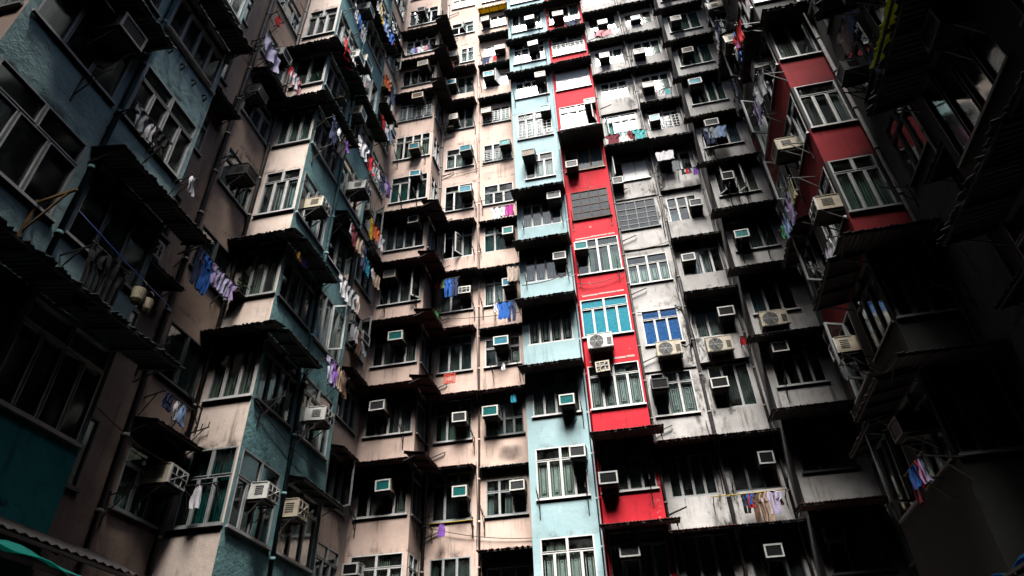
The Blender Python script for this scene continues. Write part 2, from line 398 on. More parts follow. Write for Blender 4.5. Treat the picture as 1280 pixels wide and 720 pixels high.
def window(w, u0, u1, i, z0=None, h=1.6, fr='white', cols=4, tc=2, th=.42, pane='g', cur='sage', mask=None, gr=None, opn=(), style='', ang=70):
    """returns the opening; adds window > pane, curtain, grille, casement under its building"""
    ww = round(u1-u0, 2); z = sill(i) if z0 is None else z0
    if tc == 0: th = 0
    mask = list(range(cols)) if mask is None else mask
    SEED[0] += 1
    opn = tuple(opn)
    k = (ww, h, cols, tc, th, style, opn)
    me = cached(('fr',)+k, lambda: frame_mesh(*k).mesh('window_frame', ['white']))
    u = u0 if w.sgn > 0 else u1
    o = child(w.bld, 'window', me, w.pt(u, .0, z), w.rz, fr)
    put('pane', cached(('pn', ww, h, cols, tc, th, opn), lambda: pane_mesh(ww, h, cols, tc, th, opn).mesh('pane', ['g'])), o, mat=pane)
    if cur and pane not in ('turq', 'navy', 'grn', 'frost') and mask:
        sd = SEED[0] % 5
        put('curtain', cached(('cu', ww, h, cols, tc, th, tuple(mask), sd), lambda: curtain_mesh(ww, h, cols, tc, th, mask, sd+3).mesh('curtain', ['c_w'])), o, mat='c_'+cur)
    if gr:
        put('grille', cached(('gr', ww, h, cols, tc, th, gr, tuple(mask)), lambda: grille_mesh(ww, h, cols, tc, th, gr, mask).mesh('grille', ['white'])), o, mat='white' if gr != 'out' else 'alum')
    for j in opn:
        cw = ww/cols; hh = h-th-.1
        me = cached(('op', round(cw,3), round(hh,3), fr, pane), lambda: casement_mesh(cw, hh, 1).mesh('casement', [fr, pane]))
        a = R(ang if (j % 2 == 0) else 180-ang)
        c = put('casement', me, o, ((j if j % 2 == 0 else j+1)*cw, -.015, .05))
        c.rotation_euler = (0, 0, -a)
    return (u0, u1, z, z+h)

# ------------------------------------------------------------------ fixed parts: awnings, brackets, pipes
def awning_mesh(w, d, drop, ragged):
    mb = MB(); n = max(6, int(w/.045)); rnd = random.Random(int(w*100)+ragged)
    e = [rnd.uniform(-.03, .03)*ragged for _ in range(n+1)]
    for j in range(n):
        xa, xb = -.04+(w+.08)*j/n, -.04+(w+.08)*(j+1)/n
        za, zb = (.018 if j % 2 else 0), (0 if j % 2 else .018)
        for s, t in ((.012, False), (0, True)):
            p = [(xa, 0, za+s), (xb, 0, zb+s), (xb, -d+e[j+1], zb-drop+s), (xa, -d+e[j], za-drop+s)]
            mb.quad(p if t else p[::-1], 0)
        mb.quad([(xa, -d+e[j], za-drop), (xb, -d+e[j+1], zb-drop), (xb, -d+e[j+1], zb-drop+.012), (xa, -d+e[j], za-drop+.012)], 0)
    for x in [.04+(w-.08)*k/max(1, round(w/.65)) for k in range(max(1, round(w/.65))+1)]:
        mb.beam((x, .0, -.035), (x, -d+.05, -drop-.03), .035, .05, 1)
        
        if x > w-.2 or x < .2: mb.beam((x, .0, -.30), (x, -d*.6, -drop*.6-.05), .022, .022, 1)
    mb.beam((0, -d+.06, -drop-.02), (w, -d+.06, -drop-.02), .035, .04, 1)
    return mb
def awning(w, u0, u1, i=None, z=None, d=.62, drop=.13, m='sheet', ragged=1):
    ww = round(u1-u0, 2); z = SILL0+H*i+1.66 if z is None else z
    me = cached(('aw', ww, d, drop, m, ragged), lambda: awning_mesh(ww, d, drop, ragged).mesh('awning', [m, 'iron']))
    return child(w.bld, 'awning', me, w.pt(u0 if w.sgn > 0 else u1, -.003, z), w.rz)
def bracket_mesh():
    mb = MB()
    mb.beam((0, -.012, -.55), (0, -.012, .08), .03); mb.beam((0, 0, .0), (0, -.55, .12), .022)
    mb.beam((0, -.01, -.4), (0, -.42, .08), .018)
    for y in (-.2, -.36, -.52): mb.beam((0, y, .04-y*.1), (0, y-.02, .14-y*.2), .016)
    return mb
def bracket(w, u, z):
    me = cached('brk', lambda: bracket_mesh().mesh('clothes_bracket', ['iron']))
    return child(w.bld, 'clothes_bracket', me, w.pt(u, 0, z), w.rz)
def pipe(b, pts, r=.05, m='pipe', name='drain_pipe'):
    off = Vector(BL[b]['root'].location)
    mb = MB(); mb.tube([Vector(p)-off for p in pts], r, 0, 8)
    if name == 'drain_pipe':
        p, q = Vector(pts[0])-off, Vector(pts[-1])-off
        n = int((q-p).length/1.4)
        for k in range(1, n):
            c = p.lerp(q, k/n); mb.tube([c-Vector((0,0,.04)), c+Vector((0,0,.04))], r*1.25, 0, 8)
    return put(name, mb.mesh(name, [m]), BL[b]['root'])

# ------------------------------------------------------------------ air conditioners
def ac_meshes(w, h, d, xb):
    c = MB()
    c.box(-w/2, w/2, -d+.03, .12, 0, h)
    for k in range(5):                                   # side louvres, top lip, underside pan
        z = h*.25+k*h*.12
        for s in (-1, 1): c.box(s*w/2-.006, s*w/2+.006, -d*.75, -d*.3, z, z+.018, 1)
    c.box(-w/2-.012, w/2+.012, -d+.03, -.02, h+.001, h+.016)
    c.box(-w/2+.05, w/2-.05, -d+.1, -.06, -.016, -.001, 1)
    g = MB(); r = .042
    g.box(-w/2-.004, w/2+.004, -d-.01, -d+.03, 0, r); g.box(-w/2-.004, w/2+.004, -d-.01, -d+.03, h-r, h)
    g.box(-w/2-.004, -w/2+r, -d-.009, -d+.03, r, h-r); g.box(w/2-r, w/2+.004, -d-.009, -d+.03, r, h-r)
    g.box(-w/2+r, w/2-r, -d+.018, -d+.028, r, h-r, 1)
    for k in range(9):
        z = r+(h-2*r)*(k+.5)/9; g.box(-w/2+r, w/2-r, -d+.004, -d+.016, z-.007, z+.007, 1)
    if xb:
        g.beam((-w/2+.05, -d-.014, .05), (w/2-.05, -d-.014, h-.05), .028, .012); 
        for x in (-w*.18, w*.18): g.beam((x, -d-.016, .03), (x, -d-.016, h-.03), .024, .012)
        g.beam((-w/2+.03, -d-.018, h*.5), (w/2-.03, -d-.018, h*.5), .024, .012)
    b = MB()
    for s in (-1, 1):
        b.beam((s*w*.42, .0, -.045), (s*w*.42, -d+.05, -.045), .03, .04)
        b.beam((s*w*.42, .0, -.34), (s*w*.42, -d+.16, -.06), .022)
    b.beam((-w*.5, -d+.09, -.035), (w*.5, -d+.09, -.035), .03)
    return c, g, b
AN = [0]
def ac(wk, u, z, rim='w', fin='d', xb=False, where='', w=.50, h=.36, d=.50):
    """u, z = centre of the front; sits in the upper part of a window"""
    wl = WALL[wk]; n_ = AN[0]; AN[0] += 1
    w, h, d = ((.50,.36,.50), (.46,.39,.44), (.56,.37,.54), (.50,.34,.40))[(n_*7+n_//3) % 4]
    k = (w, h, d, xb)
    def mk():
        c, g, b = ac_meshes(*k)
        return c.mesh('ac_casing', ['ac_w', 'ac_k']), g.mesh('ac_grille', ['ac_w', 'fin_d']), b.mesh('ac_bracket', ['iron'])
    c, g, b = cached(('ac',)+k, mk)
    o = empty('air_conditioner', wl.pt(u, 0, z-h/2), wl.rz)
    o.rotation_euler = (R(random.uniform(0, 4)), R(random.uniform(-1.5, 1.5)), wl.rz+R(random.uniform(-2.5, 2.5)))
    put('casing', c, o, mat='ac_'+('b' if rim == 'w' and random.random() < .55 else rim))
    gg = put('front_grille', g, o, mat='ac_'+rim)
    gg.material_slots[1].link = 'OBJECT'; gg.material_slots[1].material = M['fin_'+fin]
    put('bracket', b, o)
    tag(o, f"{ACN[rim]} air conditioner, {FINN[fin].replace(' ', '-')} grille, {where}", 'air conditioner', 'window air conditioners')
    return o
def condenser(wk, u, z, rim, where):
    wl = WALL[wk]; w, h, d = .86, .56, .34
    def mk():
        c = MB(); c.box(-w/2, w/2, -d-.1, -.1, 0, h); c.box(-w/2-.01, w/2+.01, -d-.11, -.09, h, h+.02)
        for k in range(6): c.box(w*.27, w*.45, -d-.108, -d-.1, .1+k*.05, .125+k*.05, 1)
        f = MB(); cx, cz = -w*.14, h/2
        ring = lambda r: [(cx+r*math.cos(t*2*math.pi/28), -d-.115, cz+r*math.sin(t*2*math.pi/28)) for t in range(29)]
        f.quad([(cx+.23*math.cos(-t*2*math.pi/28), -d-.104, cz+.23*math.sin(-t*2*math.pi/28)) for t in range(28)][::-1], 1)
        for r in (.235, .19, .145, .10, .05): f.tube(ring(r), .009, 0, 4)
        for t in range(6):
            a = t*math.pi/3; f.beam((cx, -d-.112, cz), (cx+.23*math.cos(a), -d-.112, cz+.23*math.sin(a)), .012)
        b = MB()
        for s in (-1, 1):
            b.beam((s*w*.4, 0, -.03), (s*w*.4, -d-.2, -.03), .035, .045); b.beam((s*w*.4, 0, -.42), (s*w*.4, -d-.1, -.06), .025)
        b.beam((-w*.52, -d-.14, -.025), (w*.52, -d-.14, -.025), .035)
        return c.mesh('condenser_casing', ['ac_b', 'ac_k']), f.mesh('fan_guard', ['ac_g', 'fan']), b.mesh('condenser_bracket', ['iron'])
    c, f, b = cached('cond', mk)
    o = empty('condenser_unit', wl.pt(u, 0, z-h/2), wl.rz)
    put('casing', c, o, mat='ac_'+rim); put('fan_guard', f, o); put('bracket', b, o)
    tag(o, f"{ACN[rim]} outdoor condenser unit with round fan {where}", 'condenser unit', 'outdoor condenser units')
    return o

# ------------------------------------------------------------------ garments and poles
def cloth_grid(mb, prof, x0, h, seed, nx=9, ny=14, amp=.03, th=.012):
    rnd = random.Random(seed); ph = rnd.uniform(0, 6); fr = rnd.uniform(1.5, 3)
    P = []
    for j in range(ny+1):
        v = j/ny; hw = prof(v); row = []
        for i in range(nx+1):
            s = i/nx*2-1
            y = amp*(.3+v)*math.sin(ph+fr*s*math.pi+v*1.3)+.012*math.sin(ph*3+s*9+v*7)
            row.append(Vector((x0+hw*s+.02*math.sin(v*5+ph)*v, y, -v*h + .02*abs(s)*(v < .05))))
        P.append(row)
    for side in (-1, 1):
        for j in range(ny):
            for i in range(nx):
                q = [P[j][i], P[j][i+1], P[j+1][i+1], P[j+1][i]]
                q = [p+Vector((0, side*th/2, 0)) for p in q]
                mb.quad(q if side > 0 else q[::-1], 0, True)
    edge = [(P[j][0], P[j+1][0]) for j in range(ny)] + [(P[j+1][-1], P[j][-1]) for j in range(ny)] + [(P[ny][i], P[ny][i+1]) for i in range(nx)]
    for a, b in edge: mb.quad([a-Vector((0,th/2,0)), b-Vector((0,th/2,0)), b+Vector((0,th/2,0)), a+Vector((0,th/2,0))], 0, False)
def garment_mesh(kind, seed):
    mb = MB()
    if kind in ('shirt', 'jacket'):
        L = .66 if kind == 'shirt' else .78
        def pr(v):
            if v < .06: return .13+v*2.2
            if v < .36: return .36-.14*(v-.06)
            if v < .40: return .32-(v-.36)*2.4
            return .225+.02*v
        cloth_grid(mb, pr, 0, L, seed, 11, 16)
    elif kind == 'trousers':
        cloth_grid(mb, lambda v: .19-.01*v, 0, .28, seed, 8, 5)
        for s in (-1, 1):
            m2 = MB(); cloth_grid(m2, lambda v: .092-.02*v, s*.098, .68, seed+s+5, 5, 10, .02)
            n = len(mb.v); mb.v += [(x, y, z-.27) for x, y, z in m2.v]; mb.f += [tuple(k+n for k in f) for f in m2.f]; mb.m += m2.m; mb.smooth += m2.smooth
    elif kind == 'towel': cloth_grid(mb, lambda v: .24-.02*v, 0, .6, seed, 9, 12, .035)
    elif kind == 'sheet': cloth_grid(mb, lambda v: .55-.03*v, 0, .85, seed, 14, 12, .06)
    elif kind == 'blanket': cloth_grid(mb, lambda v: .68, 0, .5, seed, 16, 8, .05)
    elif kind == 'rag': cloth_grid(mb, lambda v: .05+.11*v*(1.6-v), 0, .42, seed, 6, 10, .03)
    elif kind == 'sock': cloth_grid(mb, lambda v: .055 if v < .65 else .055+.05*(v-.65)/.35, 0, .3, seed, 4, 8, .01)
    elif kind == 'shorts':
        cloth_grid(mb, lambda v: .19+.02*v, 0, .24, seed, 8, 5)
        for s in (-1, 1):
            m2 = MB(); cloth_grid(m2, lambda v: .10+.01*v, s*.108, .24, seed+s+5, 5, 6, .02)
            n = len(mb.v); mb.v += [(x, y, z-.23) for x, y, z in m2.v]; mb.f += [tuple(k+n for k in f) for f in m2.f]; mb.m += m2.m; mb.smooth += m2.smooth
    return mb.mesh(kind, ['f_white'])
GS = [0]
def garment(kind, colour, p, rz, where, sc=1, name=None):
    GS[0] += 1; sd = GS[0] % 3
    o = put(kind if kind not in ('sheet',) else 'bed_sheet', cached(('ga', kind, sd), lambda: garment_mesh(kind, sd*7+2)), None, p, rz+R(random.uniform(-14, 14)), 'f_'+colour)
    o.scale = (sc*random.uniform(.9, 1.05), 1, sc)
    tag(o, f"{colour} {'bed sheet' if kind == 'sheet' else kind} {where}", 'laundry', 'washing hung out to dry')
    return o
def line(wk, z, items, where, out=.6, ext=.25, colour='iron', u0=None, u1=None):
    """a bamboo or steel pole held off the wall by two arms, with garments hung from it"""
    wl = WALL[wk]; us = [t[2] for t in items]
    a, b = (min(us)-ext if u0 is None else u0), (max(us)+ext if u1 is None else u1)
    o = empty('drying_pole', wl.pt(a, 0, z-.2))
    mb = MB(); c = Vector(o.location)
    mb.tube([wl.pt(a, -out, z+.012)-c, wl.pt((a+b)/2, -out-.01, z)-c, wl.pt(b, -out, z+.012)-c], .014, 0, 6)
    put('pole', mb.mesh('pole', [colour]), o)
    for u in (a+.06, b-.06):
        m2 = MB(); m2.beam(wl.pt(u, 0, z-.12)-c, wl.pt(u, -out-.06, z-.012)-c, .022); m2.beam(wl.pt(u, 0, z-.5)-c, wl.pt(u, -out*.7, z-.05)-c, .018)
        put('arm', m2.mesh('arm', ['iron']), o)
    tag(o, f"thin {dict(iron='black iron', wood='wooden', ysheet='yellow', alum='steel', navy='blue')[colour]} drying pole {where}", 'drying pole', 'drying poles')
    for t in items:
        kind, col, u = t[:3]; sc = t[3] if len(t) > 3 else 1; extra = t[4] if len(t) > 4 else ''
        garment(kind, col, wl.pt(u, -out, z-.004), wl.rz, (extra+' ' if extra else '')+where, sc)
    return o

# ------------------------------------------------------------------ the buildings
TOP = 52.0
building('L', 'apartment_building', (-8.9, 9.5, GZ), 'pink and teal apartment block with jutting bay windows along the left of the courtyard')
building('P', 'apartment_building', (-6.5, 21.0, GZ), 'pale pink apartment block with a windowed corner bay, left of the pale blue strip')
building('B', 'apartment_building', (-2.44, 20.5, GZ), 'narrow pale blue apartment strip between the pink block and the bright red strip')
building('D', 'apartment_building', (-.46, 20.5, GZ), 'narrow bright red apartment strip in the middle of the facade')
building('G', 'apartment_building', (3.4, 21.0, GZ), 'stained grey apartment block right of the bright red strip')
building('K', 'apartment_building', (6.0, 9.0, GZ), 'shadowy apartment block with dark red bays along the right of the courtyard')
building('N', 'apartment_building', (8.5, 3.0, GZ), 'dim dull grey block with corrugated awnings nearest the viewer on the right')
TOPN = 21.5  # unseen top of the near right block, kept low to let sun in
WALL = dict(
 L0=Wall(R(90), -9.4, 'L', ''), L1=Wall(R(90), -8.1, 'L', ''), L1E=Wall(0, 3.94, 'L', ''), LR=Wall(R(90), -9.4, 'L', ''), E2=Wall(0, 11.6, 'L', ''),
 L2=Wall(R(90), -8.05, 'L', ''), LC=Wall(R(90), -9.4, 'L', ''),
 pB=Wall(0, 20.0, 'P', ''), pS=Wall(R(90), -7.35, 'P', ''), p1=Wall(0, 21.1, 'P', ''), p2=Wall(0, 21.1, 'P', ''),
 bS=Wall(R(-90), -3.48, 'B', ''), bl=Wall(0, 20.0, 'B', ''), rd=Wall(0, 20.0, 'D', ''), rS=Wall(R(90), .48, 'D', ''),
 gL=Wall(0, 21.1, 'G', ''), gR=Wall(0, 21.1, 'G', ''), gS=Wall(R(-90), 4.35, 'G', ''), gB=Wall(0, 20.0, 'G', ''),
 RC=Wall(R(-90), 6.4, 'K', ''), R2=Wall(R(-90), 5.2, 'K', ''), ER=Wall(0, 12.0, 'K', ''), RR=Wall(R(-90), 6.4, 'N', ''), R1=Wall(R(-90), 5.2, 'N', ''),
 R1E=Wall(0, 1.5, 'N', ''), R0=Wall(R(-90), 6.4, 'N', ''))
W = WALL
def rows(wk, u0, u1, spec, default, r0, r1):
    """one column of windows; spec[i] overrides the default of row i"""
    out = []
    for i in range(r0, r1+1):
        d = dict(default[i % len(default)] if isinstance(default, list) else default); d.update(spec.get(i, {}))
        if d.pop('skip', False): continue
        a, b = d.pop('u', (u0, u1))
        out.append(window(W[wk], a, b, i, **d))
    return out

# --- pale blue strip
hb = rows('bl', -3.25, -1.66, {
 -1: dict(cols=4, tc=2, cur='sage', gr='nest', mask=[0,1,2,3]), 0: dict(cols=4, tc=2, cur='sage', gr='nest', mask=[0,1,2], h=1.63),
 1: dict(cols=4, tc=4, cur='grey', mask=[0,1,2,3]), 2: dict(cols=4, tc=2, cur=None, gr='nest'), 3: dict(cols=4, tc=4, cur=None, gr='nest', mask=[0,1,2]),
 4: dict(cols=4, tc=4, cur='green', gr='nest', pane='g'), 5: dict(u=(-3.0,-1.75), cols=3, tc=2, h=1.5, cur='w', gr='nest', mask=[1,2], opn=()), 6: dict(cols=4, tc=2, cur='w', gr='out', mask=[0,1,2], z0=sill(6)-.15, h=1.75),
 7: dict(cols=4, tc=3, cur='w', mask=[0,1,3]), 8: dict(cols=4, tc=3, cur='w', mask=[0,1,3]), 9: dict(cols=4, tc=0, cur='w'), 10: dict(cols=3, tc=0, cur='w', pane='frost')},
 dict(cols=4, tc=2, cur='w'), -1, 12)
wall_sheet(W['bl'], -3.48, -1.40, GZ, TOP, hb, 'blue'); wall_sheet(W['bS'], 20.0, 21.1, GZ, TOP, [], 'blue')
for i in (1, 2, 3, 4, 7, 8, 9, 10): awning(W['bl'], -3.55, -1.42, i, m='gsheet' if i > 6 else 'sheet', d=.78 if i < 7 else .5)
for i, us in {0:(-3.2,-1.72), 3:(-3.2,-1.6), 4:(-3.2,-1.6), 7:(-3.3,-1.75), 8:(-2.9,-1.6), 9:(-3.3,-1.8), 1:(-1.62,)}.items():
    for u in us: bracket(W['bl'], u, sill(i)-.05)
# --- red strip
hr = rows('rd', -1.26, .36, {
 -1: dict(cols=4, tc=2, cur='cream', mask=[0,2,3], fr='alum'), 0: dict(cols=4, tc=4, th=.75, cur='sage', mask=[0,1,2,3], u=(-1.26,.38)), 1: dict(cols=4, tc=2, cur='grey', gr='nest', u=(-1.3,.42)),
 2: dict(cols=4, tc=2, pane='turq', u=(-1.3,.40)), 3: dict(cols=4, tc=2, pane='g', cur='green', mask=[1,2,3], u=(-1.22,.42), h=1.68), 4: dict(cols=4, tc=0, style='iron', fr='rust', pane='gd', cur=None, h=1.55, u=(-1.2,.32)),
 5: dict(cols=3, tc=0, fr='wood', cur='blue', h=1.35, mask=[0,1,2]), 6: dict(cols=4, tc=2, cur='blue', mask=[0,2], h=1.55, opn=(3,)), 7: dict(cols=4, tc=0, pane='frost', h=1.6),
 8: dict(cols=4, tc=2, cur='w', gr='out', th=.5), 9: dict(cols=3, tc=0, cur='w', mask=[2], fr='alum')}, dict(cols=4, tc=2, cur='w'), -1, 12)
wall_sheet(W['rd'], -1.40, .48, GZ, TOP, hr, 'red'); wall_sheet(W['rS'], 20.0, 21.1, GZ, TOP, [], 'red')
for i in (-1, 0, 5, 7, 8, 9): awning(W['rd'], -1.36, .80 if i < 1 else .52, i, m='redsheet' if i < 1 else 'sheet', d=1.0 if i in (5,-1,0) else .55)
for i, us in {0:(.18,), 3:(-1.2,.25), 4:(-1.22,.3), 8:(.25,), 9:(-1.3,)}.items():
    for u in us: bracket(W['rd'], u, sill(i)-.02)
for i in (2, 3, 4):      # pale patches of exposed render along the ledge under the red panels
    z = sill(i)-1.02
    for a, b, dz in ((-1.2,-.62,0), (-.6,.05,.015), (.07,.34,.02)): wall_box(W['rd'], a, b, -.006, .002, z+dz, z+dz+.055+.02*random.random(), 'peel')

# --- pink block
hp1 = rows('p1', -7.0, -5.65, {
 -1: dict(cols=3, tc=0, cur='dk', fr='alum'), 0: dict(cols=3, tc=3, cur='dk', fr='alum', pane='gd'), 1: dict(cols=3, tc=3, cur='green', fr='alum', th=.6), 2: dict(cols=3, tc=3, cur='dk', fr='alum'), 3: dict(cols=3, tc=0, cur='grey', mask=[0], fr='alum'),
 4: dict(cols=3, tc=3, cur='grey', mask=[2], opn=(0,1), ang=60), 5: dict(cols=3, tc=2, cur='dk', pane='gd'), 6: dict(cols=3, tc=2, cur='grey', mask=[0,1], gr='nest', h=1.35), 7: dict(cols=3, tc=0, cur='dk', fr='dkfr', pane='gd'),
 8: dict(cols=3, tc=0, cur='dk', fr='dkfr', pane='gd', h=1.4), 9: dict(cols=2, tc=2, cur='w', gr='nest', u=(-6.4,-5.65), h=1.3), 10: dict(cols=3, tc=2, pane='gt', cur='w', mask=[2], opn=(1,), h=1.15), 11: dict(cols=3, tc=0, pane='frost', h=.9)},
 dict(cols=3, tc=2, cur='grey'), -1, 12)
hp2 = rows('p2', -5.15, -3.78, {
 -1: dict(cols=3, tc=0, cur='dk', fr='alum'), 0: dict(cols=3, tc=3, cur='grey', fr='alum', mask=[0,1]), 1: dict(cols=4, tc=4, cur='dk', fr='dkfr', th=.6), 2: dict(cols=3, tc=3, cur='sage', mask=[2], gr='nest'), 3: dict(u=(-5.15,-4.35), cols=2, tc=2, cur='grey', gr='nest', h=1.5),
 4: dict(u=(-5.15,-4.2), cols=2, tc=2, cur='teal', pane='gt', h=1.4), 5: dict(cols=3, tc=2, cur='w', mask=[0], th=.5), 6: dict(cols=3, tc=3, cur='w', gr='out', mask=[1,2]), 7: dict(cols=3, tc=0, cur='w', gr='out', mask=[1,2], h=1.1),
 8: dict(cols=3, tc=0, pane='frost', cur=None, h=1.1, opn=(1,)), 9: dict(cols=2, tc=0, pane='frost', h=1.0, u=(-5.1,-4.2)), 10: dict(cols=3, tc=0, cur='w', fr='alum', h=1.1)},
 dict(cols=3, tc=0, cur='w', h=1.2), -1, 12)
wall_sheet(W['p1'], -7.35, -5.35, GZ, TOP, hp1, 'pink'); wall_sheet(W['p2'], -5.35, -3.48, GZ, TOP, hp2, 'pink')
hpB = rows('pB', -9.2, -7.48, {
 -1: dict(cols=4, tc=2, cur='sage', gr='nest'), 0: dict(cols=4, tc=4, cur='cream', mask=[1,3], gr='nest'), 1: dict(cols=4, tc=2, cur='w', mask=[1,2,3]), 2: dict(cols=4, tc=4, cur='sage', mask=[1,3]),
 3: dict(cols=4, tc=0, cur='grey', mask=[0,1,2], opn=(3,), ang=50, h=1.4), 4: dict(cols=4, tc=0, cur='grey', mask=[0,1,2], h=1.3), 5: dict(cols=4, tc=2, pane='gt', cur='teal', mask=[0,1]), 6: dict(cols=4, tc=4, cur='sage', mask=[0,1,2,3]),
 7: dict(cols=4, tc=2, cur='blue', gr='out', fr='alum'), 8: dict(cols=4, tc=0, cur='dk', fr='dkfr', pane='gd', h=1.3), 9: dict(cols=4, tc=3, cur='w', mask=[0,2], gr='bars'), 10: dict(cols=4, tc=3, fr='alum', cur='blue', pane='gd')},
 dict(cols=4, tc=2, cur='grey'), -1, 12)
wall_sheet(W['pB'], -9.4, -7.35, GZ, TOP, hpB, 'pink')
hpS = [window(W['pS'], 20.12, 20.98, i, fr='white' if i in (5,6,9,10,-1) else 'alum', cols=2, tc=2, cur='grey' if i % 2 else 'dk') for i in (-1, 0, 1, 2, 4, 5, 6, 7, 9, 10)]
wall_sheet(W['pS'], 20.0, 21.1, GZ, TOP, hpS, 'pink')
for i in (0, 1, 2, 3, 4, 7, 8, 9):
    awning(W['pB'], -9.38, -7.30, i, m='redsheet' if i in (0,1,2,3) else 'sheet', d=.78 if i < 5 else .55)
    awning(W['pS'], 19.05, 21.08, i, m='redsheet' if i in (0,1,2,3) else 'sheet', d=.75)
for i, m in {0:'redsheet', 1:'redsheet', 2:'redsheet', 3:'sheet', 4:'sheet', 7:'sheet', 8:'sheet'}.items(): awning(W['p1'], -7.15, -5.5 if i not in (1,3) else -5.36, i, m=m, z=sill(i)+(1.72 if i != 1 else 1.66))
for i, m, d in ((-1,'redsheet',.6), (0,'wsheet',.28), (1,'redsheet',.5), (2,'wsheet',.3), (3,'sheet',.5), (4,'sheet',.3), (7,'gsheet',.45), (8,'gsheet',.45), (9,'gsheet',.45), (10,'ysheet',.42)):
    awning(W['p2'], -5.3, -3.52, i, m=m, d=d, drop=.1, ragged=3 if i == -1 else 1)
for wk, i, us in (('pB',0,(-9.15,)), ('pB',1,(-7.75,)), ('pB',3,(-8.9,-7.6)), ('p1',0,(-5.6,)), ('p1',1,(-5.55,)), ('p1',3,(-5.55,)), ('p1',4,(-5.55,)), ('p2',0,(-5.2,)), ('p2',3,(-5.2,-4.5)),
   ('p2',4,(-5.25,)), ('p1',5,(-5.5,)), ('p1',6,(-5.5,)), ('p2',5,(-5.2,)), ('p2',9,(-5.2,)), ('p2',8,(-5.2,)), ('pB',5,(-8.6,-7.9)), ('pB',6,(-9.0,-7.65)), ('p1',7,(-7.1,-5.55)), ('pB',10,(-8.4,)), ('p1',8,(-5.6,)), ('pS',0,(20.7,)), ('pS',7,(20.6,))):
    for u in us: bracket(W[wk], u, sill(i)-.04)
# --- grey block
hgL = rows('gL', .78, 2.2, {
 -1: dict(cols=3, tc=0, cur='dk', fr='alum'), 0: dict(cols=4, tc=0, cur='dk', fr='alum', h=1.35), 1: dict(u=(.75,2.15), cols=3, tc=3, cur='grey', mask=[1,2], gr='nest'), 2: dict(u=(.82,2.15), cols=3, tc=2, pane='navy', gr='nest', h=1.5), 3: dict(u=(.62,2.2), cols=4, tc=2, pane='g', cur='green', gr='nest', h=1.35),
 4: dict(u=(.56,2.2), cols=4, tc=4, style='iron', fr='dkfr', pane='gd', cur=None, h=1.55), 5: dict(u=(.6,2.2), cols=3, tc=0, pane='frost', h=1.2, opn=(0,), fr='alum'), 6: dict(u=(.72,2.2), cols=4, tc=2, cur='teal', mask=[0,1], opn=(0,), pane='gt'),
 7: dict(u=(.8,2.1), cols=3, tc=3, cur='w', h=1.3), 8: dict(cols=3, tc=0, cur='w', h=1.2), 9: dict(cols=3, tc=0, cur='dk', fr='dkfr'), 10: dict(cols=2, tc=0, pane='frost', h=1.2)}, dict(cols=3, tc=2, cur='w'), -1, 12)
hgR = rows('gR', 2.68, 4.08, {
 -1: dict(cols=3, tc=3, cur='dk', fr='dkfr'), 0: dict(cols=3, tc=3, cur='dk', fr='dkfr', pane='gd'), 1: dict(cols=3, tc=0, cur='dk', fr='alum', u=(2.7,4.05)), 2: dict(u=(2.65,4.0), cols=3, tc=2, cur='grey', mask=[0,1], gr='nest'), 3: dict(u=(2.65,4.2), cols=4, tc=2, cur='grey', mask=[1,2], gr='nest'),
 4: dict(u=(2.65,3.85), cols=3, tc=3, cur='blue', mask=[0], h=1.35, th=.55), 5: dict(cols=3, tc=0, cur='grey', mask=[1], fr='alum', h=1.2), 6: dict(cols=4, tc=2, cur='w', gr='out', mask=[1,2]), 7: dict(u=(2.8,4.1), cols=3, tc=0, cur='grey', h=1.25), 8: dict(u=(2.8,4.1), cols=3, tc=0, cur='grey', h=1.3),
 9: dict(cols=3, tc=0, cur='w', mask=[0,2], fr='wood', h=1.2), 10: dict(cols=3, tc=0, cur='grey', gr='nest', h=1.2)}, dict(cols=3, tc=2, cur='grey'), -1, 12)
hgB = rows('gB', 4.55, 6.05, {
 -1: dict(cols=3, tc=0, cur='dk', fr='dkfr'), 0: dict(cols=3, tc=0, cur='dk', fr='dkfr'), 1: dict(cols=4, tc=0, cur='dk', fr='alum', pane='gd'), 2: dict(u=(4.5,5.95), cols=3, tc=0, cur='blue', mask=[0]), 3: dict(cols=3, tc=0, cur='grey', fr='alum'), 4: dict(cols=4, tc=0, cur='cream', mask=[1,2,3], opn=(0,2), ang=45, h=1.45),
 5: dict(cols=3, tc=0, cur='blue', mask=[2], h=1.4), 6: dict(cols=4, tc=0, cur='green', gr=None, h=1.4), 7: dict(cols=3, tc=0, cur='green', h=1.35), 8: dict(cols=3, tc=0, cur='green', h=1.35)}, dict(cols=3, tc=0, cur='green', h=1.4), -1, 12)
wall_sheet(W['gL'], .48, 2.45, GZ, TOP, hgL, 'grey'); wall_sheet(W['gR'], 2.45, 4.35, GZ, TOP, hgR, 'grey')
wall_sheet(W['gB'], 4.35, 6.4, GZ, TOP, hgB, 'grey'); wall_sheet(W['gS'], 20.0, 21.1, GZ, TOP, [], 'grey')
for i, m in {-1:'redsheet', 0:'redsheet', 5:'gsheet', 7:'sheet', 8:'sheet', 9:'sheet'}.items(): awning(W['gL'], .52, 2.42, i, m=m, z=sill(i)+1.68, d=.85 if i < 6 else .5)
for i, m in {-1:'sheet', 0:'sheet', 2:'sheet', 3:'sheet', 5:'sheet', 6:'sheet', 7:'sheet', 8:'sheet', 9:'sheet'}.items(): awning(W['gR'], 2.48, 4.33, i, m=m, z=sill(i)+1.7, d=.5 if i == 3 or i > 5 else .75)
